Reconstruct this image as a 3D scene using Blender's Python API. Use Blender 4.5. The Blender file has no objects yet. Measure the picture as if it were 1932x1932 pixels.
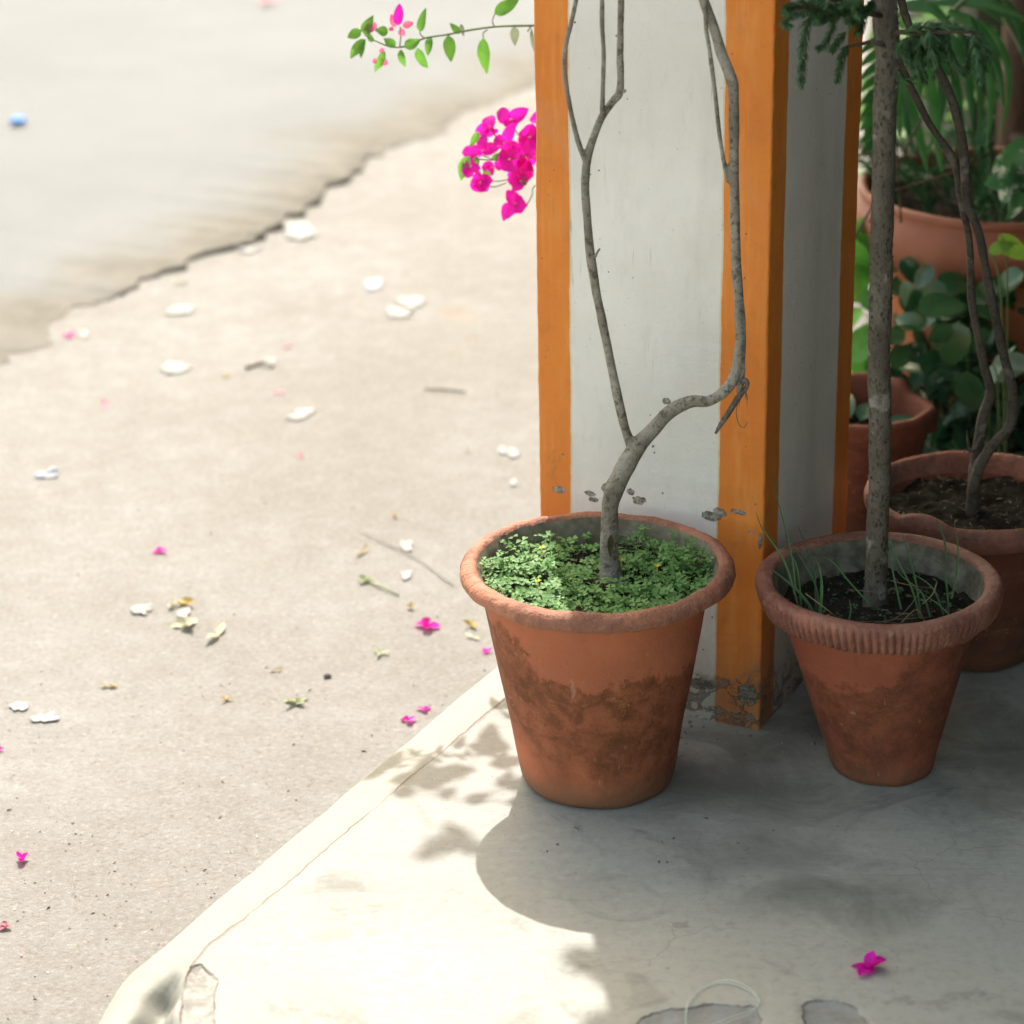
import bpy, math, random
from mathutils import Vector, Matrix, noise
R = math.radians
random.seed(7)
sc = bpy.context.scene
col = sc.collection

# ------------------------------------------------------------------ camera
FPX, CH, TH, ROLL = 5200.0, 1.76, R(22.5), R(-0.9)     # FPX: focal length in units of a 1932 px wide picture
_f = Vector((0, math.cos(TH), -math.sin(TH)))
_r0 = Vector((1, 0, 0)); _u0 = _r0.cross(_f)
_r = _r0*math.cos(ROLL) + _u0*math.sin(ROLL)
_u = _u0*math.cos(ROLL) - _r0*math.sin(ROLL)
EYE = Vector((0, 0, CH))
cam = bpy.data.objects.new('camera', bpy.data.cameras.new('camera'))
col.objects.link(cam)
m = Matrix.Identity(4)
for i in range(3):
    m[i][0], m[i][1], m[i][2], m[i][3] = _r[i], _u[i], -_f[i], EYE[i]
cam.matrix_world = m
cam.data.sensor_width = 36
cam.data.lens = FPX/1932*36
cam.data.clip_start = 0.05; cam.data.clip_end = 500
cam.data.dof.use_dof = True
cam.data.dof.focus_distance = 3.66
cam.data.dof.aperture_fstop = 3.6
sc.camera = cam

# ------------------------------------------------------------------ light
SX, SY = 0.055, 0.752            # shadow offset per metre of height (towards +x, towards the camera)
SUNV = Vector((-SX, SY, 1)).normalized()
w = bpy.data.worlds.new('World'); sc.world = w; w.use_nodes = True
nt = w.node_tree; bg = nt.nodes['Background']
sky = nt.nodes.new('ShaderNodeTexSky'); sky.sky_type = 'NISHITA'; sky.sun_disc = False
sky.sun_elevation = math.asin(SUNV.z); sky.sun_rotation = math.atan2(SUNV.x, SUNV.y)
sky.dust_density = 3.0; sky.air_density = 1.0
wm = nt.nodes.new('ShaderNodeMix'); wm.data_type = 'RGBA'; wm.blend_type = 'MULTIPLY'; wm.inputs[0].default_value = 1
wm.inputs[7].default_value = (1.045, .925, .665, 1)        # white balance of a hazy sky
nt.links.new(sky.outputs[0], wm.inputs[6]); nt.links.new(wm.outputs[2], bg.inputs[0]); bg.inputs[1].default_value = 0.15
sun = bpy.data.objects.new('sun', bpy.data.lights.new('sun', 'SUN'))
sun.data.energy = 2.0; sun.data.angle = R(0.55); sun.data.color = (1.0, 0.975, 0.935)
sun.rotation_euler = SUNV.to_track_quat('Z', 'Y').to_euler()
col.objects.link(sun)
sc.view_settings.view_transform = 'Standard'; sc.view_settings.look = 'None'
sc.view_settings.exposure = 1.76; sc.view_settings.gamma = 1.0
sc.render.engine = 'CYCLES'
sc.render.resolution_x = sc.render.resolution_y = 1024
sc.cycles.max_bounces = 8

# ------------------------------------------------------------------ helpers
def ray(px, py):
    return _f + _r*((px-966)/FPX) + _u*((966-py)/FPX)
def at(px, py, z=0.0):                    # point of the horizontal plane at height z seen at (px, py)
    d = ray(px, py); return EYE + d*((z-CH)/d.z)
def atd(px, py, y):                       # point of the vertical plane at distance y seen at (px, py)
    d = ray(px, py); return EYE + d*(y/d.y)
def nz(p, s=1.0, o=0.0):
    return noise.noise(Vector((p[0]*s+o, p[1]*s+o*1.7, p[2]*s-o)))

def tag(o, label=None, cat=None, group=None, kind=None):
    if label: o['label'] = label
    if cat: o['category'] = cat
    if group: o['group'] = group
    if kind: o['kind'] = kind
    return o
def empty(name, loc, label, cat, group=None):
    o = bpy.data.objects.new(name, None); o.location = loc; o.empty_display_size = .05
    col.objects.link(o); return tag(o, label, cat, group)
def wloc(o):
    v = Vector((0, 0, 0))
    while o is not None:
        v += o.location; o = o.parent
    return v

class MB:
    def __init__(s): s.v = []; s.f = []; s.m = []
    def vert(s, p): s.v.append(Vector(p)); return len(s.v)-1
    def face(s, idx, m=0): s.f.append(tuple(idx)); s.m.append(m)
    def grid(s, rows, closed=False, m=0):
        """rows: list of equal-length lists of points; closed joins the ends of every row"""
        n = len(rows[0]); base = len(s.v)
        for r in rows:
            for p in r: s.v.append(Vector(p))
        for i in range(len(rows)-1):
            for j in range(n if closed else n-1):
                a = base+i*n+j; b = base+i*n+(j+1) % n
                s.face((a, b, b+n, a+n), m)
    def tube(s, pts, rad, sides=8, m=0, cap=True, rough=0.0, seed=0.0, rs=40.0):
        n = len(pts); rows = []
        t = (pts[1]-pts[0]).normalized()
        ref = Vector((0, -1, 0)) if abs(t.y) < .9 else Vector((1, 0, 0))
        nrm = (ref - t*ref.dot(t)).normalized()
        for i in range(n):
            a = pts[max(0, i-1)]; b = pts[min(n-1, i+1)]
            t = (b-a).normalized()
            nrm = (nrm - t*nrm.dot(t)).normalized(); bi = t.cross(nrm)
            r = rad[i] if hasattr(rad, '__len__') else rad
            row = []
            for k in range(sides):
                a_ = 2*math.pi*k/sides
                d = nrm*math.cos(a_)+bi*math.sin(a_)
                q = pts[i]+d*r
                if rough: q = q + d*(nz(q, rs, seed)*rough*r*2)
                row.append(q)
            rows.append(row)
        base = len(s.v)
        s.grid(rows, True, m)
        if cap:
            s.face([base+k for k in range(sides)][::-1], m)
            s.face([base+(n-1)*sides+k for k in range(sides)], m)
    def lathe(s, prof, c, seg=96, fr=None, m=0, lean=0.0):
        rows = []
        for i, (r, z) in enumerate(prof):
            row = []
            for k in range(seg):
                a = 2*math.pi*k/seg
                rr, zz = (r, z) if fr is None else fr(r, z, a, i)
                row.append(Vector((c[0]+rr*math.cos(a)+lean*zz, c[1]+rr*math.sin(a), c[2]+zz)))
            rows.append(row)
        s.grid(rows, True, m)
    def box(s, lo, hi, m=0):
        x0, y0, z0 = lo; x1, y1, z1 = hi
        b = len(s.v)
        for p in ((x0,y0,z0),(x1,y0,z0),(x1,y1,z0),(x0,y1,z0),(x0,y0,z1),(x1,y0,z1),(x1,y1,z1),(x0,y1,z1)): s.v.append(Vector(p))
        for f in ((0,3,2,1),(4,5,6,7),(0,1,5,4),(1,2,6,5),(2,3,7,6),(3,0,4,7)): s.face([b+i for i in f], m)
    def leaf(s, base, d, up, L, W, shape='point', curl=.25, fold=.25, n=6, m=0, twist=0.0, wob=0.0):
        d = Vector(d).normalized(); up = Vector(up)
        up = (up - d*up.dot(d))
        if up.length < 1e-4: up = Vector((0, 0, 1)).cross(d)
        up.normalize(); side = d.cross(up)
        rows = []
        for i in range(n+1):
            t = i/n
            if shape == 'point': wd = math.sin(math.pi*min(1, t**.75))**.8*(1-t*.25)
            elif shape == 'heart': wd = t**.42*max(0, 1-t)**.62*1.78
            elif shape == 'blade': wd = min(1, t*8)*(1-t**2.2)
            elif shape == 'bract': wd = t**.5*max(0, 1-t)**.72*1.95
            else: wd = math.sin(math.pi*t)**.6
            wd = max(wd, .03 if i in (0, n) else .05)*W*.5
            p = Vector(base)+d*(L*math.sin(t*curl*2.0)/(curl*2.0) if curl else L*t) - up*(L*(1-math.cos(t*curl*2.0))/(curl*2.0) if curl else 0)
            sd = side*math.cos(twist*t)+up*math.sin(twist*t)
            un = up*math.cos(twist*t)-side*math.sin(twist*t)
            o1 = nz(p, 60, 3)*wob*W; o2 = nz(p, 60, 9)*wob*W
            rows.append([p-sd*wd+un*(wd*fold+o1), p-sd*wd*.5+un*wd*fold*.35, p, p+sd*wd*.5+un*wd*fold*.35, p+sd*wd+un*(wd*fold+o2)])
        s.grid(rows, False, m)
    def build(s, name, mat, parent=None, smooth=True, remesh=0, solid=0, loc=None):
        me = bpy.data.meshes.new(name)
        off = wloc(parent) if parent else (Vector(loc) if loc is not None else Vector((0, 0, 0)))
        me.from_pydata([tuple(v-off) for v in s.v], [], s.f)
        mats = mat if isinstance(mat, (list, tuple)) else [mat]
        for q in mats: me.materials.append(q)
        if len(mats) > 1: me.polygons.foreach_set('material_index', s.m)
        if smooth: me.polygons.foreach_set('use_smooth', [True]*len(me.polygons))
        me.update()
        o = bpy.data.objects.new(name, me); col.objects.link(o)
        if parent: o.parent = parent
        elif loc is not None: o.location = loc
        if remesh:
            md = o.modifiers.new('fuse', 'REMESH'); md.mode = 'VOXEL'; md.voxel_size = remesh; md.use_smooth_shade = True
            ms = o.modifiers.new('soften', 'SMOOTH'); ms.iterations = 2; ms.factor = .5
        if solid:
            so = o.modifiers.new('thickness', 'SOLIDIFY'); so.thickness = solid
        return o

def spline(pts, sub=6):
    """Catmull-Rom through (point, radius) pairs"""
    P = [Vector(p) for p, r in pts]; Q = [r for p, r in pts]
    outp, outr = [], []
    for i in range(len(P)-1):
        a, b, c, d = P[max(0, i-1)], P[i], P[i+1], P[min(len(P)-1, i+2)]
        for k in range(sub):
            t = k/sub
            outp.append(.5*((2*b)+(c-a)*t+(2*a-5*b+4*c-d)*t*t+(3*b-a-3*c+d)*t**3))
            outr.append(Q[i]*(1-t)+Q[i+1]*t)
    outp.append(P[-1]); outr.append(Q[-1])
    return outp, outr
def stem(mb, pix, y, sides=10, sub=6, rough=.1, seed=0.0, dy=0.0, m=0):
    """pix: (px, py, radius_px) traced; y = distance of the plane it grows in, dy = lean over its length"""
    pts = []
    for i, (a, b, r) in enumerate(pix):
        yy = y + dy*i/(len(pix)-1) if not hasattr(y, '__len__') else y[i]
        p = atd(a, b, yy); pts.append((p, r*(p-EYE).length/FPX))
    P, Q = spline(pts, sub)
    mb.tube(P, Q, sides, m=m, rough=rough, seed=seed)
    return P, Q

# ------------------------------------------------------------------ materials
class G:
    def __init__(s, name):
        s.mat = bpy.data.materials.new(name); s.mat.use_nodes = True
        s.t = s.mat.node_tree; s.b = s.t.nodes['Principled BSDF']; s.out = s.t.nodes['Material Output']
        s.tc = s.t.nodes.new('ShaderNodeTexCoord'); s.co = s.tc.outputs['Object']
    def n(s, t, **k):
        x = s.t.nodes.new(t)
        for a, b in k.items(): setattr(x, a, b)
        return x
    def put(s, sock, v):
        if isinstance(v, bpy.types.NodeSocket): s.t.links.new(v, sock)
        else:
            if hasattr(v, '__len__') and len(v) == 3 and sock.type == 'RGBA': v = (*v, 1)
            sock.default_value = v
    def noise(s, scale, detail=4, rough=.55, co=None, dist=0.0, col=False):
        x = s.n('ShaderNodeTexNoise'); s.put(x.inputs['Vector'], co or s.co)
        x.inputs['Scale'].default_value = scale; x.inputs['Detail'].default_value = detail
        x.inputs['Roughness'].default_value = rough; x.inputs['Distortion'].default_value = dist
        return x.outputs['Color' if col else 'Fac']
    def voro(s, scale, feat='F1', co=None, out='Distance', rnd=1.0):
        x = s.n('ShaderNodeTexVoronoi', feature=feat); s.put(x.inputs['Vector'], co or s.co)
        x.inputs['Scale'].default_value = scale; x.inputs['Randomness'].default_value = rnd
        return x.outputs[out]
    def scale(s, v, co=None, loc=(0, 0, 0), rot=(0, 0, 0)):
        x = s.n('ShaderNodeMapping'); s.put(x.inputs['Vector'], co or s.co)
        x.inputs['Scale'].default_value = v; x.inputs['Location'].default_value = loc; x.inputs['Rotation'].default_value = rot
        return x.outputs[0]
    def ma(s, op, a, b=0.0, c=0.0, clamp=False):
        x = s.n('ShaderNodeMath', operation=op); x.use_clamp = clamp
        s.put(x.inputs[0], a); s.put(x.inputs[1], b); s.put(x.inputs[2], c); return x.outputs[0]
    def step(s, v, lo, hi, a=0.0, b=1.0):
        x = s.n('ShaderNodeMapRange'); x.interpolation_type = 'SMOOTHSTEP'
        s.put(x.inputs['Value'], v)
        if lo > hi: lo, hi, a, b = hi, lo, b, a
        x.inputs['From Min'].default_value = lo; x.inputs['From Max'].default_value = hi
        x.inputs['To Min'].default_value = a; x.inputs['To Max'].default_value = b
        return x.outputs[0]
    def mix(s, f, a, b, mode='MIX'):
        x = s.n('ShaderNodeMix', data_type='RGBA', blend_type=mode)
        s.put(x.inputs[0], f); s.put(x.inputs[6], a); s.put(x.inputs[7], b); return x.outputs[2]
    def sep(s, co=None):
        x = s.n('ShaderNodeSeparateXYZ'); s.put(x.inputs[0], co or s.co); return x.outputs
    def attr(s, name):
        return s.n('ShaderNodeAttribute', attribute_name=name).outputs['Fac']
    def ellipse(s, x, z, cx, cz, rx, rz, nse=None, amp=.5, soft=.12):
        """1 inside an ellipse of the (x, z) plane, with a noisy outline"""
        a = s.ma('POWER', s.ma('DIVIDE', s.ma('SUBTRACT', x, cx), rx), 2)
        b = s.ma('POWER', s.ma('DIVIDE', s.ma('SUBTRACT', z, cz), rz), 2)
        d = s.ma('ADD', a, b)
        if nse is not None: d = s.ma('ADD', d, s.ma('MULTIPLY', s.ma('SUBTRACT', nse, .5), amp*4))
        return s.step(d, 1+soft, 1-soft)
    def bump(s, h, dist, strength=1.0, prev=None):
        x = s.n('ShaderNodeBump'); x.inputs['Strength'].default_value = strength; x.inputs['Distance'].default_value = dist
        s.put(x.inputs['Height'], h)
        if prev is not None: s.put(x.inputs['Normal'], prev)
        return x.outputs[0]
    def fin(s, colr, rough=.8, normal=None, spec=.4, trans=0.0):
        s.put(s.b.inputs['Base Color'], colr); s.put(s.b.inputs['Roughness'], rough)
        s.b.inputs['Specular IOR Level'].default_value = spec
        if normal is not None: s.put(s.b.inputs['Normal'], normal)
        if trans:
            tr = s.n('ShaderNodeBsdfTranslucent'); s.put(tr.inputs[0], colr)
            if normal is not None: s.put(tr.inputs['Normal'], normal)
            mx = s.n('ShaderNodeMixShader'); mx.inputs[0].default_value = trans
            s.t.links.new(s.b.outputs[0], mx.inputs[1]); s.t.links.new(tr.outputs[0], mx.inputs[2])
            s.t.links.new(mx.outputs[0], s.out.inputs['Surface'])
        return s.mat

def m_dirt():
    g = G('packed_dirt')
    n1 = g.noise(2.2, 5, .6); n2 = g.noise(18, 6, .65); n3 = g.noise(160, 4, .7); v = g.voro(90)
    c = g.mix(g.step(n1, .3, .72), (.300, .288, .270), (.350, .345, .335))
    c = g.mix(g.step(n2, .35, .75), g.mix(.30, c, (.19, .167, .135)), c)
    c = g.mix(g.ma('MULTIPLY', g.step(n3, .60, .74), .5), c, (.15, .12, .09))
    c = g.mix(g.step(g.noise(1.3, 3, .5, co=g.scale((1, 1, 1), loc=(4, 2, 0))), .58, .75, 0, .55), c, (.33, .32, .30))
    c = g.mix(g.step(g.noise(5, 2, .5, co=g.scale((1, 1, 1), loc=(9, 7, 0))), .70, .80, 0, .35), c, (.36, .235, .15))
    n5 = g.noise(110, 6, .85, co=g.scale((1, 1, 1), loc=(1, 4, 0)))
    c = g.mix(g.step(n5, .53, .66, 0, .7), c, (.19, .155, .12))
    c = g.mix(g.step(n5, .47, .36, 0, .6), c, (.44, .425, .395))
    sp = g.ma('MULTIPLY', g.step(g.voro(45), .10, .05), g.step(g.noise(4, 3, .6), .5, .62))
    c = g.mix(g.ma('MULTIPLY', sp, .45), c, (.12, .11, .085))
    h = g.ma('ADD', g.ma('MULTIPLY', n2, .3), g.ma('ADD', g.ma('MULTIPLY', n5, .5), g.ma('MULTIPLY', n3, .25)))
    return g.fin(c, .95, g.bump(h, .008, 1.0), .15)
def m_road():
    g = G('worn_asphalt')
    d = g.attr('edge')
    n1 = g.noise(1.6, 4, .6); n2 = g.noise(9, 6, .65); n3 = g.noise(140, 5, .8)
    c = g.mix(g.step(n1, .3, .7), (.215, .221, .221), (.24, .246, .245))
    c = g.mix(g.ma('MULTIPLY', g.step(n3, .5, .66), .5), c, (.15, .15, .145))
    dd = g.ma('ADD', d, g.ma('MULTIPLY', g.ma('SUBTRACT', g.noise(3.5, 3, .5), .5), .55))
    c = g.mix(g.step(dd, .36, .0, 0, .85), c, g.mix(g.step(g.noise(12, 5, .7), .3, .75), (.175, .158, .128), (.235, .212, .175)))
    c = g.mix(g.ma('MULTIPLY', g.step(dd, .14, -.10), g.step(g.noise(20, 5, .7), .42, .60, 0, .8)), c, (.10, .098, .08))
    h = g.ma('ADD', g.ma('MULTIPLY', n2, .4), g.ma('MULTIPLY', n3, .5))
    return g.fin(c, .9, g.bump(h, .01, .8), .25)
def m_floor():
    g = G('cement_floor')
    cr = g.attr('crack'); pa = g.attr('patch'); st = g.attr('stain'); df = g.attr('side')
    sx = g.scale((1, 2.2, 1), rot=(0, 0, .35))
    n1 = g.noise(3.0, 6, .62, co=sx, dist=.5); n2 = g.noise(9, 6, .62, co=sx, dist=.8); n3 = g.noise(70, 5, .7); n4 = g.noise(300, 3, .7)
    c = g.mix(g.step(n1, .34, .66), (.315, .308, .282), (.365, .36, .335))
    c = g.mix(g.step(n2, .40, .74, .55, 0), c, (.33, .325, .30))
    # cement painted paler inwards to lift the shade, darker on the sunlit edge
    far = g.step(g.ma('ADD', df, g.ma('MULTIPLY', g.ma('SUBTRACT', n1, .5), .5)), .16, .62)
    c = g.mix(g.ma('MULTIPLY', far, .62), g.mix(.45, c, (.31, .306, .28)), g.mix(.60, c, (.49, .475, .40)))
    c = g.mix(g.step(g.noise(6, 4, .6, co=g.scale((1, 1, 1), loc=(3, 5, 0)), dist=1.2), .56, .70, 0, .45), c, (.135, .135, .115))
    c = g.mix(g.step(n4, .58, .74, 0, .45), c, (.18, .17, .15))
    c = g.mix(g.step(n3, .50, .68, 0, .28), c, (.20, .19, .16))
    c = g.mix(g.step(n3, .46, .34, 0, .22), c, (.52, .50, .45))
    hv = g.voro(5.5, 'DISTANCE_TO_EDGE', co=g.mix(.10, g.co, g.noise(6, 4, .6, col=True)))
    hk = g.ma('MULTIPLY', g.step(hv, .006, .001), g.step(g.noise(3.3, 3, .6, co=g.scale((1, 1, 1), loc=(6, 2, 0))), .53, .60))
    c = g.mix(g.ma('MULTIPLY', hk, .35), c, (.13, .12, .10))
    gm = g.ma('ADD', g.attr('shade_grime'), g.ma('MULTIPLY', g.ma('SUBTRACT', g.noise(7, 6, .65, co=g.scale((1, 1, 1), loc=(8, 1, 0)), dist=1.0), .5), .34))
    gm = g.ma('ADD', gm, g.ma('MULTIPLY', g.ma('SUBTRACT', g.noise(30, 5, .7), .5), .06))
    c = g.mix(g.step(gm, .13, -.06, 0, .72), c, g.mix(n3, (.085, .085, .072), (.17, .165, .14)))  # shade painted dark around pots and pillar foot, mixed with some dirt
    # fine scratches
    for k, (ro, of) in enumerate(((.7, 1), (2.2, 5), (1.35, 8))):
        wv = g.noise(7, 2, .5, co=g.scale((.35, 9, 1), loc=(of, of*2, 0), rot=(0, 0, ro)), dist=.6)
        ms = g.ma('MULTIPLY', g.step(g.ma('ABSOLUTE', g.ma('SUBTRACT', wv, .5)), .010, .0), g.step(g.noise(2.5, 2, .5, co=g.scale((1, 1, 1), loc=(of, 0, 0))), .52, .66))
        c = g.mix(g.ma('MULTIPLY', ms, .28), c, (.16, .155, .14))
    # outer band beyond the crack is a little yellower
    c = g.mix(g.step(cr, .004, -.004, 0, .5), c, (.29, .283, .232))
    # crack
    cn = g.ma('ADD', cr, g.ma('MULTIPLY', g.ma('SUBTRACT', g.noise(22, 5, .7), .5), .016))
    wid = g.ma('ADD', g.ma('MULTIPLY', g.step(g.noise(9, 3, .6), .35, .75), .0030), .0004)
    crk = g.step(g.ma('DIVIDE', g.ma('ABSOLUTE', cn), wid), 1.25, .55)
    c = g.mix(g.ma('MULTIPLY', crk, .7), c, g.mix(g.noise(6, 2), (.42, .30, .22), (.10, .09, .085)))
    # hairline vein across the sunny corner
    vn = g.attr('vein'); vv = g.ma('ADD', vn, g.ma('MULTIPLY', g.ma('SUBTRACT', g.noise(14, 5, .65, co=g.scale((1, 1, 1), loc=(2, 2, 0))), .5), .07))
    vk = g.ma('MULTIPLY', g.step(g.ma('ABSOLUTE', vv), .0035, .0), g.step(g.noise(8, 2, .5), .42, .6))
    c = g.mix(g.ma('MULTIPLY', vk, .5), c, (.45, .34, .25))
    # places where the screed has broken away
    pn = g.ma('ADD', pa, g.ma('MULTIPLY', g.ma('SUBTRACT', g.noise(60, 4, .65), .5), .009))
    c = g.mix(g.step(pn, .0012, -.0012), c, g.mix(g.step(g.noise(45, 6, .8), .38, .62), g.mix(.5, c, (.11, .10, .09)), g.mix(g.step(df, .30, .15), (.29, .295, .295), (.40, .37, .32))))
    c = g.mix(g.ma('MULTIPLY', g.ma('MULTIPLY', g.step(g.ma('ABSOLUTE', pn), .0024, .0004), g.step(g.noise(35, 3, .6), .40, .56)), .75), c, (.15, .11, .09))
    sn = g.ma('ADD', st, g.ma('MULTIPLY', g.ma('SUBTRACT', g.noise(40, 3, .6), .5), .010))
    c = g.mix(g.step(sn, .002, -.002, 0, .35), c, (.36, .27, .21))
    # specks of grit
    c = g.mix(g.ma('MULTIPLY', g.step(g.voro(26), .035, .02), g.step(g.noise(5, 2), .5, .55)), c, (.09, .07, .05))
    h = g.ma('ADD', g.ma('MULTIPLY', n2, .7), g.ma('ADD', g.ma('MULTIPLY', n3, .22), g.ma('MULTIPLY', g.step(pn, -.002, .002), .7)))
    h = g.ma('SUBTRACT', h, g.ma('MULTIPLY', crk, .6))
    return g.fin(c, g.ma('ADD', .62, g.ma('MULTIPLY', n2, .25)), g.bump(h, .0035, .8), .22)

PW = .338                                   # pillar width
def m_pillar():
    g = G('striped_wall_paint')
    X, Y, Z = g.sep()
    geo = g.n('ShaderNodeNewGeometry'); tcn = g.tc.outputs['Normal']
    NX, NY, NZ = g.sep(tcn)
    front = g.ma('GREATER_THAN', g.ma('ABSOLUTE', NY), .7)
    # u runs over whichever face this is, 0..PW ; object origin is the near right corner, X to the right face, Y to the back
    u = g.ma('ADD', g.ma('MULTIPLY', front, g.ma('MULTIPLY', X, -1)), g.ma('MULTIPLY', g.ma('SUBTRACT', 1, front), Y))
    wob = g.ma('MULTIPLY', g.ma('SUBTRACT', g.noise(5, 5, .65, co=g.scale((.2, .2, 1))), .5), .012)
    wob = g.ma('ADD', wob, g.ma('MULTIPLY', g.ma('SUBTRACT', g.noise(60, 3, .6), .5), .0018))
    uw = g.ma('ADD', u, wob)
    edge = g.ma('MINIMUM', g.ma('SUBTRACT', uw, g.ma('ADD', .052, g.ma('MULTIPLY', front, .014))),
                g.ma('SUBTRACT', g.ma('SUBTRACT', PW, g.ma('ADD', .050, g.ma('MULTIPLY', g.ma('SUBTRACT', 1, front), .012))), uw))
    n1 = g.noise(3, 5, .6); n2 = g.noise(26, 5, .65); n3 = g.noise(220, 3, .6); n4 = g.noise(9, 4, .6, co=g.scale((1, 1, .25)))
    cream = g.mix(g.step(n1, .35, .68), (.74, .685, .625), (.845, .785, .735))
    cream = g.mix(g.step(n4, .5, .72, 0, .3), cream, (.50, .45, .40))
    orange = g.mix(g.step(n1, .3, .7), (.69, .195, .026), (.79, .245, .036))
    orange = g.mix(g.step(n2, .5, .72, 0, .30), orange, (.50, .16, .03))
    br = g.noise(40, 4, .7, co=g.scale((1, 1, .12), loc=(2, 9, 1))); orange = g.mix(g.step(br, .46, .70, 0, .40), orange, (.88, .36, .09))
    orange = g.mix(g.step(g.noise(14, 5, .75, dist=.8), .60, .70, 0, .45), orange, (.40, .14, .04))
    c = g.mix(g.step(edge, -.0006, .0006), orange, cream)
    c = g.mix(g.ma('MULTIPLY', g.step(g.ma('ABSOLUTE', g.ma('SUBTRACT', edge, .0012)), .0016, .0004), .6), c, (.68, .50, .20))
    cb = g.noise(55, 5, .75, co=g.scale((1, 1, .35), loc=(4, 4, 4))); c = g.mix(g.step(cb, .52, .72, 0, .22), c, g.mix(.6, c, (.35, .28, .22)))
    sm1 = g.step(g.noise(7, 4, .65, co=g.scale((1, 1, .6), loc=(7, 7, 2)), dist=.6), .56, .72, 0, .25); c = g.mix(sm1, c, g.mix(.5, c, (.46, .36, .28)))
    # rain streaks and rubbed marks on the cream
    stv = g.noise(1, 4, .7, co=g.scale((75, 75, 4), loc=(1, 2, 0)))
    c = g.mix(g.ma('MULTIPLY', g.step(stv, .62, .74), g.step(g.noise(6, 2), .42, .56)), c, g.mix(.5, c, (.25, .19, .13)))
    # specks
    sp = g.step(g.voro(48), .085, .05); c = g.mix(g.ma('MULTIPLY', sp, g.step(g.noise(11, 2, .5), .47, .58)), c, (.15, .12, .09))
    sp2 = g.step(g.voro(120), .10, .06); c = g.mix(g.ma('MULTIPLY', g.ma('MULTIPLY', sp2, .7), g.step(g.noise(8, 2, .5, co=g.scale((1, 1, 1), loc=(3, 3, 3))), .5, .62)), c, (.22, .19, .15))
    # chips knocked out of the front face
    chn = g.noise(75, 5, .75, dist=.8)
    chips = None; fx = g.ma('MULTIPLY', X, -1)
    for (cx, cz, rx, rz) in CHIPS:
        e = g.ellipse(fx, Z, cx, cz, rx, rz, chn, .9)
        chips = e if chips is None else g.ma('MAXIMUM', chips, e)
    chips = g.ma('MULTIPLY', chips, front)
    c = g.mix(chips, c, g.mix(g.step(g.noise(120, 4, .7), .4, .6), (.13, .115, .10), (.40, .35, .29)))
    # peeling, dirty foot
    ft = g.ma('ADD', Z, g.ma('MULTIPLY', g.ma('SUBTRACT', g.noise(16, 5, .65, dist=.6), .5), .16))
    dirt = g.step(ft, .20, .01)
    c = g.mix(g.ma('MULTIPLY', dirt, .75), c, g.mix(.72, c, (.12, .10, .08)))
    pk = g.noise(34, 6, .72, co=g.scale((1, 1, 1.4), loc=(1, 7, 0)), dist=1.2)
    peel = g.ma('MULTIPLY', g.step(ft, .085, .05), g.step(pk, .50, .54))
    c = g.mix(g.ma('MULTIPLY', peel, .85), c, g.mix(g.noise(90, 5, .75), (.035, .032, .028), (.30, .26, .21)))
    h = g.ma('ADD', g.ma('MULTIPLY', n2, .5), g.ma('MULTIPLY', n3, .25))
    h = g.ma('SUBTRACT', h, g.ma('ADD', g.ma('MULTIPLY', chips, .9), g.ma('MULTIPLY', peel, .8)))
    return g.fin(c, .62, g.bump(h, .0032, .95), .35)

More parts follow.
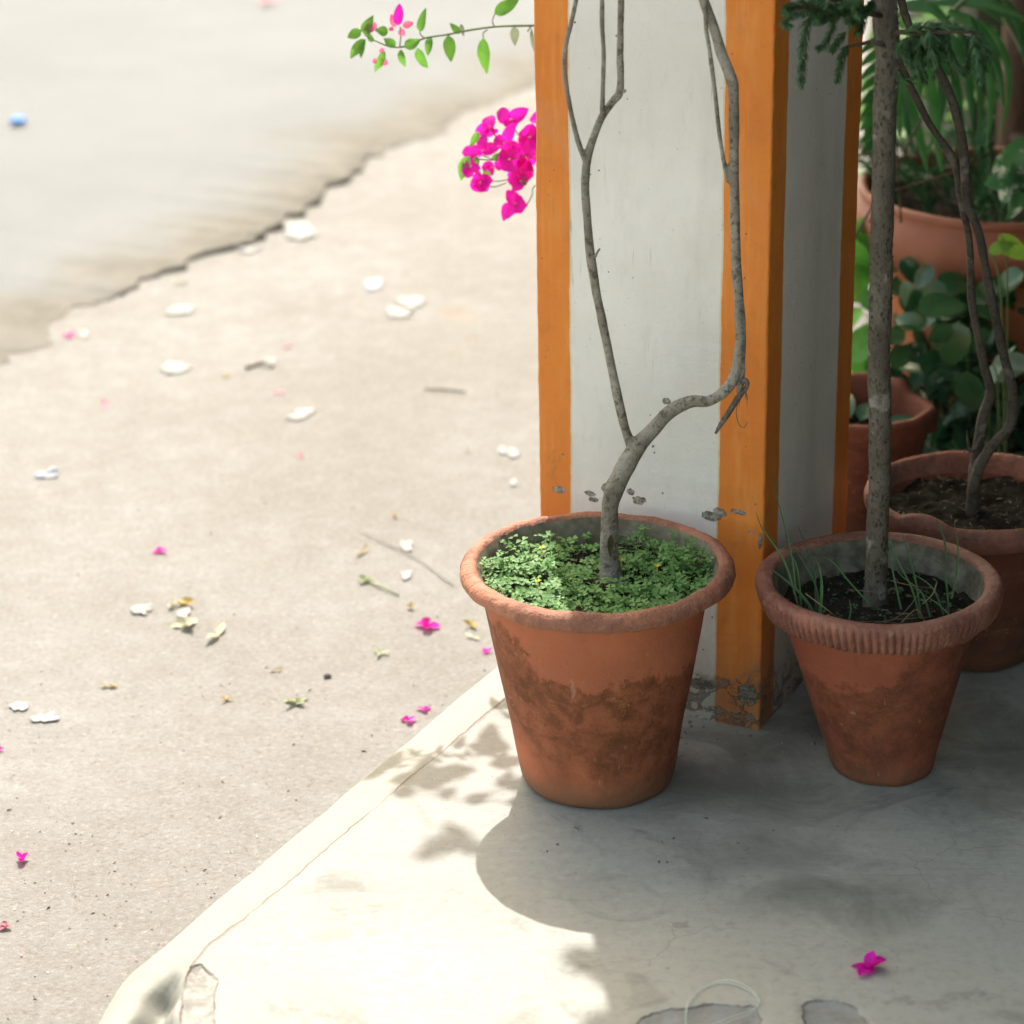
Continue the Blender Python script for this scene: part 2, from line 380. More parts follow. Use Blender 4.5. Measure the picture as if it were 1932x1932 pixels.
def m_terra(name, top=(.47, .145, .068), dark=(.095, .030, .011), band=(.02, .19), tilt=.35, dust=.5, seed=0.0, lichen=.6):
    g = G(name); X, Y, Z = g.sep()
    o = (seed, seed*1.3, seed*.7)
    co = g.scale((1, 1, 1), loc=o)
    n1 = g.noise(9, 6, .65, co=co, dist=.4); n2 = g.noise(34, 6, .7, co=co); n3 = g.noise(170, 4, .7, co=co)
    c = g.mix(g.step(n1, .3, .7), top, tuple(a*.80 for a in top))
    c = g.mix(g.step(n2, .52, .75, 0, .35), c, (.36, .16, .10))
    zz = g.ma('ADD', Z, g.ma('ADD', g.ma('MULTIPLY', X, tilt), g.ma('MULTIPLY', g.ma('SUBTRACT', n1, .5), .21)))
    zz = g.ma('ADD', zz, g.ma('MULTIPLY', g.ma('SUBTRACT', n2, .5), .07))
    n5 = g.noise(30, 8, .78, co=co, dist=.25)
    zt = g.ma('ADD', zz, g.ma('MULTIPLY', g.ma('SUBTRACT', n5, .5), .10))
    bd = g.ma('MULTIPLY', g.step(zz, band[0]-.03, band[0]+.06), g.step(zt, band[1]+.004, band[1]-.014))
    bd = g.ma('MULTIPLY', bd, g.step(n5, .36, .60, .40, 1))
    c = g.mix(g.ma('MULTIPLY', bd, .86), c, g.mix(g.step(n2, .35, .7), dark, tuple(min(1, a*2.1) for a in dark)))
    # yellow mineral crust near the edge of the damp stain
    cr = g.ma('MULTIPLY', g.step(g.noise(48, 4, .75, co=g.scale((1, 1, 1.5), loc=o), dist=1.0), .60, .66), g.step(zz, band[0], band[1]))
    cr = g.ma('MULTIPLY', g.ma('MULTIPLY', cr, g.step(zz, band[1]+.03, band[1]-.03)), g.step(n1, .47, .56))
    c = g.mix(g.ma('MULTIPLY', cr, lichen), c, (.50, .33, .09))
    pit = g.ma('MULTIPLY', g.step(g.voro(150, co=co), .16, .06), g.step(n1, .45, .58)); c = g.mix(g.ma('MULTIPLY', pit, .7), c, (.10, .05, .03))
    scr = g.ma('MULTIPLY', g.step(g.noise(60, 3, .8, co=g.scale((1, 1, .25), loc=o, rot=(.3, .5, 0))), .66, .72), .5); c = g.mix(scr, c, (.42, .25, .17))
    ysp = g.step(g.noise(80, 5, .8, co=co, dist=2.0), .62, .66); c = g.mix(g.ma('MULTIPLY', g.ma('MULTIPLY', ysp, bd), lichen), c, (.46, .27, .09))
    # chalky dust at the foot and on the upper side of the rim
    c = g.mix(g.ma('MULTIPLY', g.step(g.ma('ADD', Z, g.ma('MULTIPLY', g.ma('SUBTRACT', n2, .5), .06)), .055, .0), dust), c, (.155, .115, .07))
    c = g.mix(g.step(n3, .6, .75, 0, .35), c, (.24, .10, .06))
    h = g.ma('ADD', g.ma('MULTIPLY', n2, .6), g.ma('ADD', g.ma('MULTIPLY', n3, .25), g.ma('MULTIPLY', cr, .3)))
    return g.fin(c, .78, g.bump(h, .0038, .9), .35)
def m_rim(name, a=(.46, .19, .125), b=(.22, .11, .085), seed=0.0):
    g = G(name); co = g.scale((1, 1, 1), loc=(seed, seed, seed))
    n1 = g.noise(14, 6, .65, co=co, dist=.5); n2 = g.noise(60, 5, .7, co=co); n3 = g.noise(200, 3, .7)
    c = g.mix(g.step(n1, .36, .64), a, b)
    c = g.mix(g.step(n2, .50, .74, 0, .38), c, (.46, .30, .235))
    c = g.mix(g.step(n2, .44, .30, 0, .5), c, (.12, .06, .04))
    c = g.mix(g.ma('MULTIPLY', g.step(g.noise(30, 5, .7, co=g.scale((1, 1, 3), loc=(seed+3, 1, 1)), dist=1.2), .60, .68), .5), c, (.09, .05, .04))
    h = g.ma('ADD', n2, g.ma('MULTIPLY', n3, .3))
    return g.fin(c, .66, g.bump(h, .006, 1.0), .45)
def m_bark(name, a, b, c3, sc=1.0, horiz=1.0, rough=.75, spots=None, pale=.25):
    g = G(name)
    n1 = g.noise(16*sc, 5, .65, co=g.scale((1, 1, horiz))); n2 = g.noise(120*sc, 4, .7, co=g.scale((1, 1, horiz))); v = g.voro(90*sc, co=g.scale((1, 1, horiz)))
    c = g.mix(g.step(n1, .35, .68), a, b)
    c = g.mix(g.step(n2, .50, .66, 0, .8), c, c3)
    rg = g.noise(70*sc, 4, .75, co=g.scale((1, 1, 2.4), loc=(3, 2, 1))); c = g.mix(g.step(rg, .57, .66, 0, .38), c, c3)
    c = g.mix(g.step(g.noise(26*sc, 3, .5, co=g.scale((1, 1, 1), loc=(5, 5, 5))), .60, .70, 0, pale), c, (.48, .44, .38))
    h = g.ma('ADD', g.ma('MULTIPLY', n2, .6), g.ma('MULTIPLY', n1, .5))
    if spots:
        s2 = g.step(g.voro(spots, co=g.scale((1, 1, .62))), .30, .16)
        s2 = g.ma('MULTIPLY', s2, g.step(n1, .40, .56)); c = g.mix(g.ma('MULTIPLY', s2, .55), c, (.045, .032, .024)); h = g.ma('SUBTRACT', h, g.ma('MULTIPLY', s2, .6))
    return g.fin(c, rough, g.bump(g.ma('SUBTRACT', h, g.ma('MULTIPLY', rg, .6)), .0045, 1.0), .3)
def m_leaf(name, a, b, rough=.42, trans=.35, sc=60, spec=.45, var=None, vamt=.5):
    g = G(name)
    oi = g.n('ShaderNodeNewGeometry')
    rnd = oi.outputs['Random Per Island']
    c = g.mix(rnd, a, b)
    n = g.noise(sc, 3, .6)
    c = g.mix(g.step(n, .4, .7, 0, .35), c, tuple(x*.6 for x in a))
    if var: c = g.mix(g.step(g.noise(sc*.9, 4, .7, co=g.scale((1, 1, 1), loc=(3, 1, 2))), .53, .60, 0, vamt), c, var)
    return g.fin(c, rough, g.bump(n, .001, .5), spec, trans)
def m_soil():
    g = G('damp_soil'); n1 = g.noise(40, 5, .7); n2 = g.noise(240, 4, .7)
    c = g.mix(g.step(n1, .35, .7), (.014, .012, .009), (.045, .037, .026))
    c = g.mix(g.step(n2, .62, .75, 0, .6), c, (.14, .11, .075))
    return g.fin(c, .95, g.bump(g.ma('ADD', n1, n2), .008, 1), .15)
def m_plain(name, c1, c2, sc=20, rough=.85, bump=.002, trans=0.0, spec=.3):
    g = G(name); n = g.noise(sc, 5, .65)
    return g.fin(g.mix(g.step(n, .35, .68), c1, c2), rough, g.bump(n, bump, .7), spec, trans)

# ================================================================== SETTING
ZG = -.12
dirt = MB(); dirt.face([dirt.vert(p) for p in ((-80, -40, ZG), (80, -40, ZG), (80, 160, ZG), (-80, 160, ZG))])
tag(dirt.build('ground', m_dirt(), smooth=False), kind='structure')

# the road: a thin worn sheet of asphalt with a ragged edge lying on the dirt
line = [at(a, b, ZG) for a, b in ((0, 690), (60, 655), (131, 612), (175, 590), (212, 568), (255, 545), (300, 522), (345, 503), (380, 488), (430, 468), (470, 448), (530, 415), (617, 350+28), (700, 315), (800, 262), (900, 208), (1006, 160))]
dirv = (line[-1]-line[0]).normalized(); nrm = Vector((-dirv.y, dirv.x, 0))
line = [line[0]-dirv*14, line[0]-dirv*5] + line + [line[-1]+dirv*2, line[-1]+dirv*8, line[-1]+dirv*60]
L2 = []
for i in range(len(line)-1):
    a, b = line[i], line[i+1]; k = max(2, int((b-a).length/.02)) if (b-a).length < 4.5 else 6
    for j in range(k): L2.append(a.lerp(b, j/k))
L2.append(line[-1])
L2 = [p+nrm*(noise.noise(p*5)*.06+noise.noise(p*19)*.045+noise.noise(p*50)*.022) for p in L2]
offs = [0, .006, .05, .15, .3, .5, .8, 1.4, 3, 70]
road = MB()
rows = [[p+Vector((0, 0, .001)) for p in L2]]
def lipz(p):         # how far the broken asphalt edge stands up: highest along one crumbled stretch
    t = (p-LA).dot(dirv); k = sm_(-.15, .25, t)*(1-sm_(1.0, 1.5, t)); return .0015+.011*k+.005*max(0, noise.noise(p*2.2))
def sm_(a, b, x):
    t = max(0, min(1, (x-a)/(b-a))); return t*t*(3-2*t)
LA = at(212, 568, ZG)
for o in offs: rows.append([p+nrm*(o+.004)+Vector((0, 0, lipz(p)*max(.15, 1+.9*noise.noise(p*24))*(1-sm_(0, .5, o))+.012*sm_(0, .6, o)+(noise.noise(p*30)*.002 if o < .06 else 0))) for p in L2])
road.grid(rows)
ro = road.build('road', m_road())
at_ = ro.data.attributes.new('edge', 'FLOAT', 'POINT')
vals = []
for k, o in enumerate([0]+offs): vals += [o]*len(L2)
at_.data.foreach_set('value', vals)
tag(ro, kind='structure')

# porch floor: frame (u along its outer edge away from the camera, v inwards)
E1, E0 = at(258, 1806, -.01), at(925, 1250, -.01); E1.z = E0.z = 0
UU = (E0-E1).normalized(); VV = Vector((UU.y, -UU.x, 0))
def uv(p): q = Vector((p.x, p.y, 0))-E1; return q.dot(UU), q.dot(VV)
crack_px = [(952, 1318), (892, 1371), (803, 1444), (711, 1521), (616, 1603), (520, 1685), (440, 1750), (393, 1785), (361, 1823), (335, 1870), (320, 1932)]
crack = sorted([uv(at(a, b, 0)) for a, b in crack_px])
def crack_v(u):
    if u <= crack[0][0]: return crack[0][1]
    if u >= crack[-1][0]: return crack[-1][1]
    for (a, b), (c, d) in zip(crack, crack[1:]):
        if a <= u <= c: return b+(d-b)*(u-a)/(c-a)
def sd_poly(p, poly):
    best = 1e9; inside = False; n = len(poly)
    for i in range(n):
        a = poly[i]; b = poly[(i+1) % n]
        abx, aby = b[0]-a[0], b[1]-a[1]; apx, apy = p[0]-a[0], p[1]-a[1]
        t = max(0, min(1, (apx*abx+apy*aby)/(abx*abx+aby*aby)))
        d = math.hypot(apx-abx*t, apy-aby*t); best = min(best, d)
        if (a[1] > p[1]) != (b[1] > p[1]) and p[0] < (b[0]-a[0])*(p[1]-a[1])/(b[1]-a[1])+a[0]: inside = not inside
    return -best if inside else best
def pl(pts): return [uv(at(a, b, 0)) for a, b in pts]
patches = [pl([(361, 1823), (378, 1818), (410, 1848), (404, 1885), (404, 1945), (340, 1945), (345, 1860)]),
           pl([(1185, 1975), (1200, 1932), (1215, 1918), (1260, 1903), (1300, 1902), (1330, 1893), (1380, 1897), (1425, 1895), (1435, 1920), (1440, 1975)]),
           pl([(1513, 1893), (1540, 1889), (1578, 1887), (1612, 1900), (1640, 1930), (1650, 1975), (1525, 1975)])]
DIP = pl([(356, 1812), (318, 1832), (270, 1872), (235, 1925), (215, 1985), (335, 1990), (340, 1880), (352, 1848)])
stains = [pl([(577, 1770), (610, 1758), (632, 1745), (662, 1752), (665, 1765), (640, 1776), (590, 1778)]),
          pl([(690, 1758), (706, 1744), (714, 1752), (730, 1762), (710, 1764), (700, 1770)]),
          pl([(1058, 1648), (1068, 1648), (1072, 1676), (1062, 1674)])]
vein = [uv(at(a, b, 0)) for a, b in ((560, 1800), (665, 1818), (770, 1865), (860, 1905), (960, 1912), (1100, 1950))]
def sd_line(p, ln):
    best = 1e9; sg = 1
    for a, b in zip(ln, ln[1:]):
        abx, aby = b[0]-a[0], b[1]-a[1]; apx, apy = p[0]-a[0], p[1]-a[1]
        t = max(0, min(1, (apx*abx+apy*aby)/(abx*abx+aby*aby)))
        d = math.hypot(apx-abx*t, apy-aby*t)
        if d < best: best = d; sg = 1 if abx*apy-aby*apx > 0 else -1
    return best*sg
def sm(a, b, x):
    t = max(0, min(1, (x-a)/(b-a))); return t*t*(3-2*t)
def sd_seg(q, a, b):
    ab = b-a; t = max(0, min(1, (q-a).dot(ab)/ab.length_squared)); return (q-a-ab*t).length
GR = [(at(1330, 1480, 0), at(1480, 1500, 0)), (at(1480, 1400, 0), at(1800, 1330, 0)), (at(1440, 1620, 0), at(1620, 1690, 0)), (at(1850, 1500, 0), at(1990, 1400, 0))]  # segments along which the floor is painted darker for shade
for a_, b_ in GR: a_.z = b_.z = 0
us = [-3.5, -2.5, -1.6, -1.0]+[-.8+i*.02 for i in range(20)]+[-.4+i*.006 for i in range(117)]+[.302+i*.012 for i in range(84)]+[1.32+i*.06 for i in range(30)]+[3.3, 4.2]
vs = [-.004, -.003, 0, .002, .005, .010, .016]+[.022+i*.006 for i in range(50)]+[.322+i*.01 for i in range(70)]+[1.03+i*.05 for i in range(20)]+[2.2, 3.4]
fl = MB(); rows = []; A = {'crack': [], 'patch': [], 'stain': [], 'side': [], 'vein': [], 'shade_grime': []}
for u in us:
    row = []; cv = crack_v(u)
    for j, v in enumerate(vs):
        inset = .022*sm(0.0, -.16, u)+.004*nz((u, 0, 0), 8)        # the corner has worn round
        vv = v + inset*(1-sm(0, .10, v))
        if j == 0: z = ZG-.02
        elif j == 1: z = -.045
        else:
            z = -.016*(1-sm(0, .018, v)) - .010*(1-sm(.01, max(.03, cv), v)) + .0012*nz((u, v, 0), 7)
            if u < .1 and v < .3:
                z -= .046*sm(.004, -.034, sd_poly((u, v), DIP)+.012*nz((u, v, 0), 18))*(1+.3*nz((u, v, 0), 30))
                z -= .02*sm(0, -.16, u)*(1-sm(.0, .05, v))
            if v < .3 and u < .1:
                z += .006*min(0, max(-1, sd_poly((u, v), patches[0])/.006))
            if v > .3 and u < .35:
                for pp in patches[1:]:
                    z += .004*min(0, max(-1, sd_poly((u, v), pp)/.005))
        row.append(E1+UU*u+VV*vv+Vector((0, 0, z)))
        near = u < 1.4 and v < 1.3
        A['crack'].append(v-cv if u > crack[0][0]-.05 else .5)
        A['patch'].append(min(sd_poly((u, v), q) for q in patches) if near and u < .5 else 1)
        A['stain'].append(min(sd_poly((u, v), q) for q in stains) if near else 1)
        A['vein'].append(sd_line((u, v), vein) if near else 1)
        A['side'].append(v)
        q = E1+UU*u+VV*v
        A['shade_grime'].append(min(sd_seg(q, ga, gb_) for ga, gb_ in GR)-.03)
    rows.append(row)
fl.grid(rows)
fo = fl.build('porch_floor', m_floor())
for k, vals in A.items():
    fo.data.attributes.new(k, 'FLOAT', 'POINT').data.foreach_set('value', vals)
tag(fo, kind='structure')

# ================================================================== PILLAR
PC = at(1432, 1378, 0); PH = R(26.75)
FX = Vector((math.cos(PH), -math.sin(PH), 0)); FY = Vector((math.sin(PH), math.cos(PH), 0))
def on_front(px, py):
    d = ray(px, py); t = (PC-EYE).dot(FY)/d.dot(FY); p = EYE+d*t
    return -(p-PC).dot(FX), p.z
CHIPS = []
for (px, py, rx, rz) in ((1055, 924, .009, .0045), (1113, 931, .008, .004), (1120, 943, .007, .0035), (1190, 928, .006, .005), (1205, 944, .010, .0055),
                         (1343, 974, .013, .007), (1358, 967, .010, .006), (1391, 966, .009, .0040), (1400, 968, .006, .003), (1416, 1004, .004, .002),
                         (1434, 1020, .003, .012), (1258, 757, .006, .005), (1062, 857, .002, .002), (1320, 1290, .020, .008), (1410, 1310, .014, .016)):
    u, z = on_front(px, py); CHIPS.append((u, z, rx, rz))
pm = MB()
b = .0035
def ringp(z, ins=0.0):
    pts = []
    for (cx, cy, a0) in ((0, 0, -90), (0, PW, 0), (-PW, PW, 90), (-PW, 0, 180)):
        sx = -1 if cx == 0 else 1; sy = 1 if cy == 0 else -1
        ox, oy = cx+sx*b, cy+sy*b
        for k in range(4):
            a = R(a0+30*k); pts.append((ox+b*math.cos(a), oy+b*math.sin(a)))
    out = []
    for (x, y) in pts:
        wv = .0010*nz((x*3, y*3, z), 9)+.0006*nz((x, y, z), 60)
        p = PC+FX*(x+wv)+FY*(y+wv); out.append(Vector((p.x, p.y, z)))
    return out
zs = [-.02+i*.01 for i in range(150)]+[1.48+i*.1 for i in range(7)]+[2.148]
pm.grid([ringp(z) for z in zs], True)
po = pm.build('pillar', m_pillar(), smooth=False, loc=PC)
# turn the mesh into the pillar's own frame so that its material follows its faces
rot = Matrix.Rotation(-PH, 3, 'Z')
for v in po.data.vertices: v.co = rot.inverted() @ v.co
po.rotation_euler = (0, 0, -PH)
tag(po, 'square cream pillar with orange stripes painted down its corners, paint chipped near the foot', 'pillar')

# unseen roof, outline shaped to its shade, and wall added to darken the right
m_blocker = m_plain('dark_blocker', (.035, .038, .028), (.06, .06, .045), 6)
ZR = 2.15; SH = Vector((-SX, SY, 0))*ZR
shadow_poly = [at(1200, 1350, 0), at(1330, 1932, 0)+Vector((0, -.1, 0)), Vector((.20, 1.75, 0)), Vector((2.9, 1.75, 0)), Vector((2.9, 5.0, 0)), Vector((.68, 4.75, 0))]
rf = MB(); n = len(shadow_poly)
for z in (ZR, ZR+.14):
    for p in shadow_poly: rf.vert(Vector((p.x+SH.x, p.y+SH.y, z)))
rf.face(range(n)); rf.face([n+i for i in range(n)][::-1])
for i in range(n): rf.face((i, (i+1) % n, n+(i+1) % n, n+i))
tag(rf.build('shade_roof', m_blocker, smooth=False), 'unseen porch roof slab above the pillar, outline shaped to throw the shade', 'roof')
wl = MB(); wl.box((1.22, .6, -.1), (1.37, 7.7, ZR-.003)); wl.box((.90, 2.5, -.1), (1.219, 3.75, ZR-.004))
tag(wl.build('shade_wall', m_blocker, smooth=False), 'unseen dark wall added right of the porch to deepen its shade', 'wall')

# ================================================================== POTS
soil_m = m_soil(); litter_m = m_leaf('soil_litter', (.05, .04, .025), (.20, .165, .10), .8, .1, 90)
def soil(name, c, r, z, parent, amp=.008, seed=0.0, tilt=0.0):
    mb = MB(); rows = []
    for i in range(15):
        rr = max(.0006, r*i/14)
        row = []
        for k in range(48):
            a = 2*math.pi*k/48; x, y = rr*math.cos(a), rr*math.sin(a)
            row.append(Vector((c.x+x, c.y+y, z+amp*nz((x, y, 0), 22, seed)+amp*.6*nz((x, y, 1), 60, seed)-y*tilt)))
        rows.append(row)
    mb.grid(rows, True)
    o = mb.build(name, soil_m, parent)
    lt = MB(); q = random.Random(int(seed*7)+1)
    for k in range(260 if r > .12 else 60):
        a = q.uniform(0, 6.283); rr = r*.96*math.sqrt(q.random()); x, y = rr*math.cos(a), rr*math.sin(a)
        b0 = Vector((c.x+x, c.y+y, z+amp*nz((x, y, 0), 22, seed)+amp*.6*nz((x, y, 1), 60, seed)-y*tilt+.002)); L = q.uniform(.003, .014)
        lt.leaf(b0, (q.uniform(-1, 1), q.uniform(-1, 1), q.uniform(-.1, .35)), (q.uniform(-.5, .5), q.uniform(-.5, .5), 1), L, L*q.uniform(.12, .5), 'point', .3, .3, 3)
    tag(lt.build('leaf_litter', litter_m, parent), kind='stuff')
    return o

# --- first pot, with the crooked bare tree
C1 = at(1128, 1463, 0)
T1 = empty('potted_tree', C1, 'crooked bare-stemmed tree with clover at its foot, in the round-rimmed terracotta pot before the pillar', 'potted plant')
def fr1(r, z, a, i):
    q = Vector((math.cos(a), math.sin(a), z*6))
    return r*(1+.006*noise.noise(q*1.3)+.004*noise.noise(q*5)), z+.002*noise.noise(q*2)
p1 = MB(); p1.lathe([(.001, .001), (.092, .0), (.099, .003), (.1035, .012), (.107, .03), (.1175, .10), (.130, .165), (.142, .235), (.1505, .286), (.1525, .291)], C1, 128, fr1, lean=-.012)
p1.build('pot', m_terra('old_terracotta', band=(.035, .215), tilt=.30, dust=.6), T1)
def fr1r(r, z, a, i):
    q = Vector((math.cos(a), math.sin(a), z*10))
    return r*(1+.010*noise.noise(q*2.2)+.006*noise.noise(q*9))+.0012*noise.noise(q*20), z+.003*noise.noise(q*2.5)+.0018*noise.noise(q*11)
rim1 = MB(); rim1.lathe([(.147, .291), (.154, .2880), (.162, .288), (.171, .291), (.1785, .296), (.1805, .302), (.1795, .3085), (.1755, .3135), (.170, .3165), (.164, .317), (.160, .3155), (.1575, .312)], C1, 200, fr1r)
in1 = MB(); in1.lathe([(.1580, .3130), (.1545, .307), (.150, .298), (.1435, .28), (.138, .25)], C1, 160, fr1r)
in1.build('inner_wall', m_plain('weathered_inside', (.14, .115, .08), (.26, .225, .165), 30, .9, .004), T1)
rim1.build('rim', m_rim('rim_clay', a=(.46, .18, .10), b=(.27, .105, .065)), T1)
SZ1 = .284
soil('soil', C1, .1475, SZ1, T1, .012, 1.0, tilt=.06)

bark1 = m_bark('smooth_grey_bark', (.20, .17, .135), (.34, .30, .245), (.07, .055, .04), pale=.35)
bark_d = m_bark('brown_twig_bark', (.085, .060, .048), (.15, .11, .085), (.04, .03, .025))
ty = C1.y
tr = MB()
stem(tr, [(1153, 1108, 31), (1152, 1088, 24), (1152, 1070, 20), (1149, 1010, 17), (1150, 960, 16.5), (1158, 928, 18.5), (1178, 882, 18), (1199, 848, 18), (1225, 818, 14.5), (1249, 790, 13), (1276, 770, 12.5), (1306, 757, 12), (1336, 757, 10.5), (1364, 740, 11), (1386, 708, 10.5), (1396, 644, 10), (1394, 571, 9.5), (1389, 497, 9.5), (1386, 385, 9.3), (1385, 283, 9.5), (1384, 180, 10.5), (1380, 150, 11), (1361, 98, 10), (1342, 39, 9.8), (1328, 0, 9.6), (1300, -90, 9)],
     ty+.01, 14, 6, .10, 1.0, dy=.06)
stem(tr, [(1197, 858, 9), (1189, 836, 9.5), (1176, 796, 9), (1159, 718, 8.8), (1144, 644, 8.6), (1130, 576, 8.6), (1120, 522, 9), (1113, 470, 8.8), (1108, 411, 8.5), (1104, 347, 8.5), (1109, 296, 8.3), (1121, 257, 7.8), (1137, 218, 7.4), (1157, 190, 7.2), (1170, 170, 7.6), (1170, 103, 6.6), (1172, 0, 6.3), (1176, -80, 6)],
     ty+.03, 12, 6, .07, 2.0, dy=.03)
stem(tr, [(1136, 222, 5), (1137, 180, 4.8), (1139, 103, 4.7), (1136, 40, 4.6), (1137, -60, 4.4)], ty+.045, 10, 6, .08, 3.0)
stem(tr, [(1105, 305, 5), (1100, 294, 5.2), (1088, 257, 5), (1075, 200, 4.8), (1066, 140, 4.9), (1067, 90, 4.9), (1079, 38, 4.8), (1089, -10, 4.8), (1100, -70, 4.5)], ty+.045, 10, 6, .08, 4.0)
stem(tr, [(1374, 345, 4), (1368, 318, 4), (1358, 257, 4), (1349, 175, 4.6), (1340, 103, 4.2), (1332, 51, 4.6), (1330, 10, 4.2), (1322, -60, 4)], ty+.055, 10, 6, .10, 5.0)
stem(tr, [(1122, 486, 4), (1127, 476, 3), (1132, 468, 3)], ty+.03, 8, 4)
stem(tr, [(1394, 742, 7), (1399, 718, 6), (1402, 690, 5), (1404, 640, 4), (1403, 600, 4), (1399, 560, 3)], ty+.045, 8, 5, .15)
for (a, b_, r) in ((1281, 762, 3.5), (1247, 778, 4), (1322, 750, 4), (1214, 842, 4), (1178, 172, 3.5), (1362, 166, 2), (1142, 918, 7), (1232, 842, 3), (1304, 752, 4), (1404, 525, 2.5), (1139, 214, 3), (1383, 150, 3)):
    p = atd(a, b_, ty+.028); tr.tube([p-Vector((r*.0006, 0, r*.0006)), p, p+Vector((r*.0006, -.001, r*.0006))], [r*.0005, r*.00072, r*.0005], 8)
tr.build('trunk', bark1, T1, remesh=.0016)
hw = MB(); hp = atd(1151, 1030, ty-.010)     # hollow scar low on the trunk
hw.leaf(hp+Vector((.001, -.004, .018)), (-.02, 0, -1), (0, -1, 0), .034, .010, 'point', .02, .2)
hw.build('bark_scar', m_plain('scar_wood', (.05, .035, .02), (.11, .075, .04), 90), T1)
dg = MB()
P, Q = stem(dg, [(1398, 724, 5), (1407, 718, 4.5), (1410, 730, 4.5), (1395, 748, 6), (1375, 778, 5), (1360, 801, 4.2), (1350, 818, 2)], ty+.035, 7, 5, .35, 7.0)
for k in range(9):
    a = P[5+k]; d = Vector((random.uniform(-1, .6), random.uniform(-.4, .1), random.uniform(-1.6, -.4))).normalized()
    pts = [a, a+d*.010, a+d*.018+Vector((.004, 0, -.004))]; dg.tube(pts, [.0006, .0005, .0002], 4)
pts, _ = spline([(atd(1394, 756, ty+.03), 1), (atd(1389, 778, ty+.02), 1), (atd(1394, 800, ty+.02), 1), (atd(1404, 806, ty+.02), 1), (atd(1410, 796, ty+.02), 1)], 5)
dg.tube(pts, .0005, 4)
dg.build('peeling_bark', m_plain('dry_bark_strip', (.07, .055, .045), (.2, .165, .13), 120), T1)

# clover carpet
def clover(mb, p, h, s, lean, lm, sm_):
    a0 = random.uniform(0, 6.28)
    top = p+Vector((lean[0]*h, lean[1]*h, h))
    mid = p.lerp(top, .5)+Vector((random.uniform(-.1, .1)*h, random.uniform(-.1, .1)*h, h*.1))
    mb.tube([p, mid, top], [.00055, .0005, .0004], 3, m=sm_, cap=False)
    tl = Vector((random.uniform(-.45, .45), random.uniform(-.55, .35), 1)).normalized()
    ax = tl.orthogonal().normalized(); ay = tl.cross(ax)
    for k in range(3):
        a = a0+k*2.094
        d = ax*math.cos(a)+ay*math.sin(a); sd = tl.cross(d)
        c0 = mb.vert(top)
        ring = []
        for (x, y, z) in ((.30, .20, .02), (.62, .50, .05), (.92, .52, .0), (1.05, .28, -.06), (.92, .0, -.04), (1.05, -.28, -.06), (.92, -.52, .0), (.62, -.50, .05), (.30, -.20, .02)):
            ring.append(mb.vert(top+(d*x+sd*y+tl*(z-abs(y)*.0+x*.10))*s))
        ctr = mb.vert(top+(d*.55-tl*.03)*s)
        seq = [c0]+ring
        for i in range(len(seq)): mb.face((ctr, seq[i], seq[(i+1) % len(seq)]), lm)
cl = MB(); rnd = random.Random(11); random.seed(11); cnt = 0
while cnt < 980:
    a = rnd.uniform(0, 6.283); r = .146*math.sqrt(rnd.random())
    x, y = r*math.cos(a), r*math.sin(a)
    dens = .62+1.0*noise.noise(Vector((x*30, y*30, 1)))
    if y > .045: dens *= .30 if -.02 < x < .05 else .55
    if math.hypot(x-.012, y) < .022: dens = 0
    if rnd.random() > dens: continue
    h = rnd.uniform(.006, .024)
    if x < -.05 and y > .0: h += rnd.random()*.016
    if x > .05 and y > 0: h += rnd.random()*.022
    if y < -.08: h = rnd.uniform(.006, .020)
    clover(cl, Vector((C1.x+x, C1.y+y, SZ1-.003-y*.06)), h, rnd.uniform(.0046, .0086), (rnd.uniform(-.3, .3)+x, rnd.uniform(-.3, .3)+y), 0, 1)
    cnt += 1
for (a, b_) in ((1175, 775), ):
    pass
# taller wisps at the right back
for k in range(12):
    p = Vector((C1.x+rnd.uniform(.05, .12), C1.y+rnd.uniform(.02, .085), SZ1)); q = p+Vector((rnd.uniform(-.03, .035), rnd.uniform(-.01, .01), rnd.uniform(.03, .062)))
    cl.tube([p, p.lerp(q, .5)+Vector((.003, 0, .004)), q], [.0007, .0006, .0004], 4, m=1)
    for j in range(5):
        t = .4+.15*j; c = p.lerp(q, t); cl.leaf(c, (rnd.uniform(-1, 1), rnd.uniform(-1, 1), .6), (0, 0, 1), rnd.uniform(.008, .016), .003, 'point', .3, .2, 4, 0)
for (px, py) in ((1172, 968+163), (1147, 1120)): pass
clo = cl.build('clover', [m_leaf('clover_leaf', (.13, .31, .075), (.26, .45, .14), .55, .38, 120), m_leaf('clover_stem', (.10, .20, .05), (.16, .22, .07), .5, .2)])
tag(clo, 'low green clover covering the soil around the crooked tree', 'clover', kind='stuff')
fw = MB()
for (px, py) in ((1172, 1058), (1181, 1152), (1015, 1098), (1023, 1035), (1240, 1070)):
    p = at(px-0, py, SZ1+.028)
    if math.hypot(p.x-C1.x, p.y-C1.y) > .13: continue
    for k in range(5): fw.leaf(p, (math.cos(k*1.256), math.sin(k*1.256), .9), (0, 0, 1), .006, .0035, 'bract', .2, .2, 4)
    fw.tube([p-Vector((0, 0, .02)), p], .0005, 4)
tag(fw.build('clover_flowers', m_leaf('yellow_petal', (.75, .55, .03), (.8, .65, .08), .6, .3)), 'tiny yellow flowers among the clover in the front pot', 'flowers', kind='stuff')

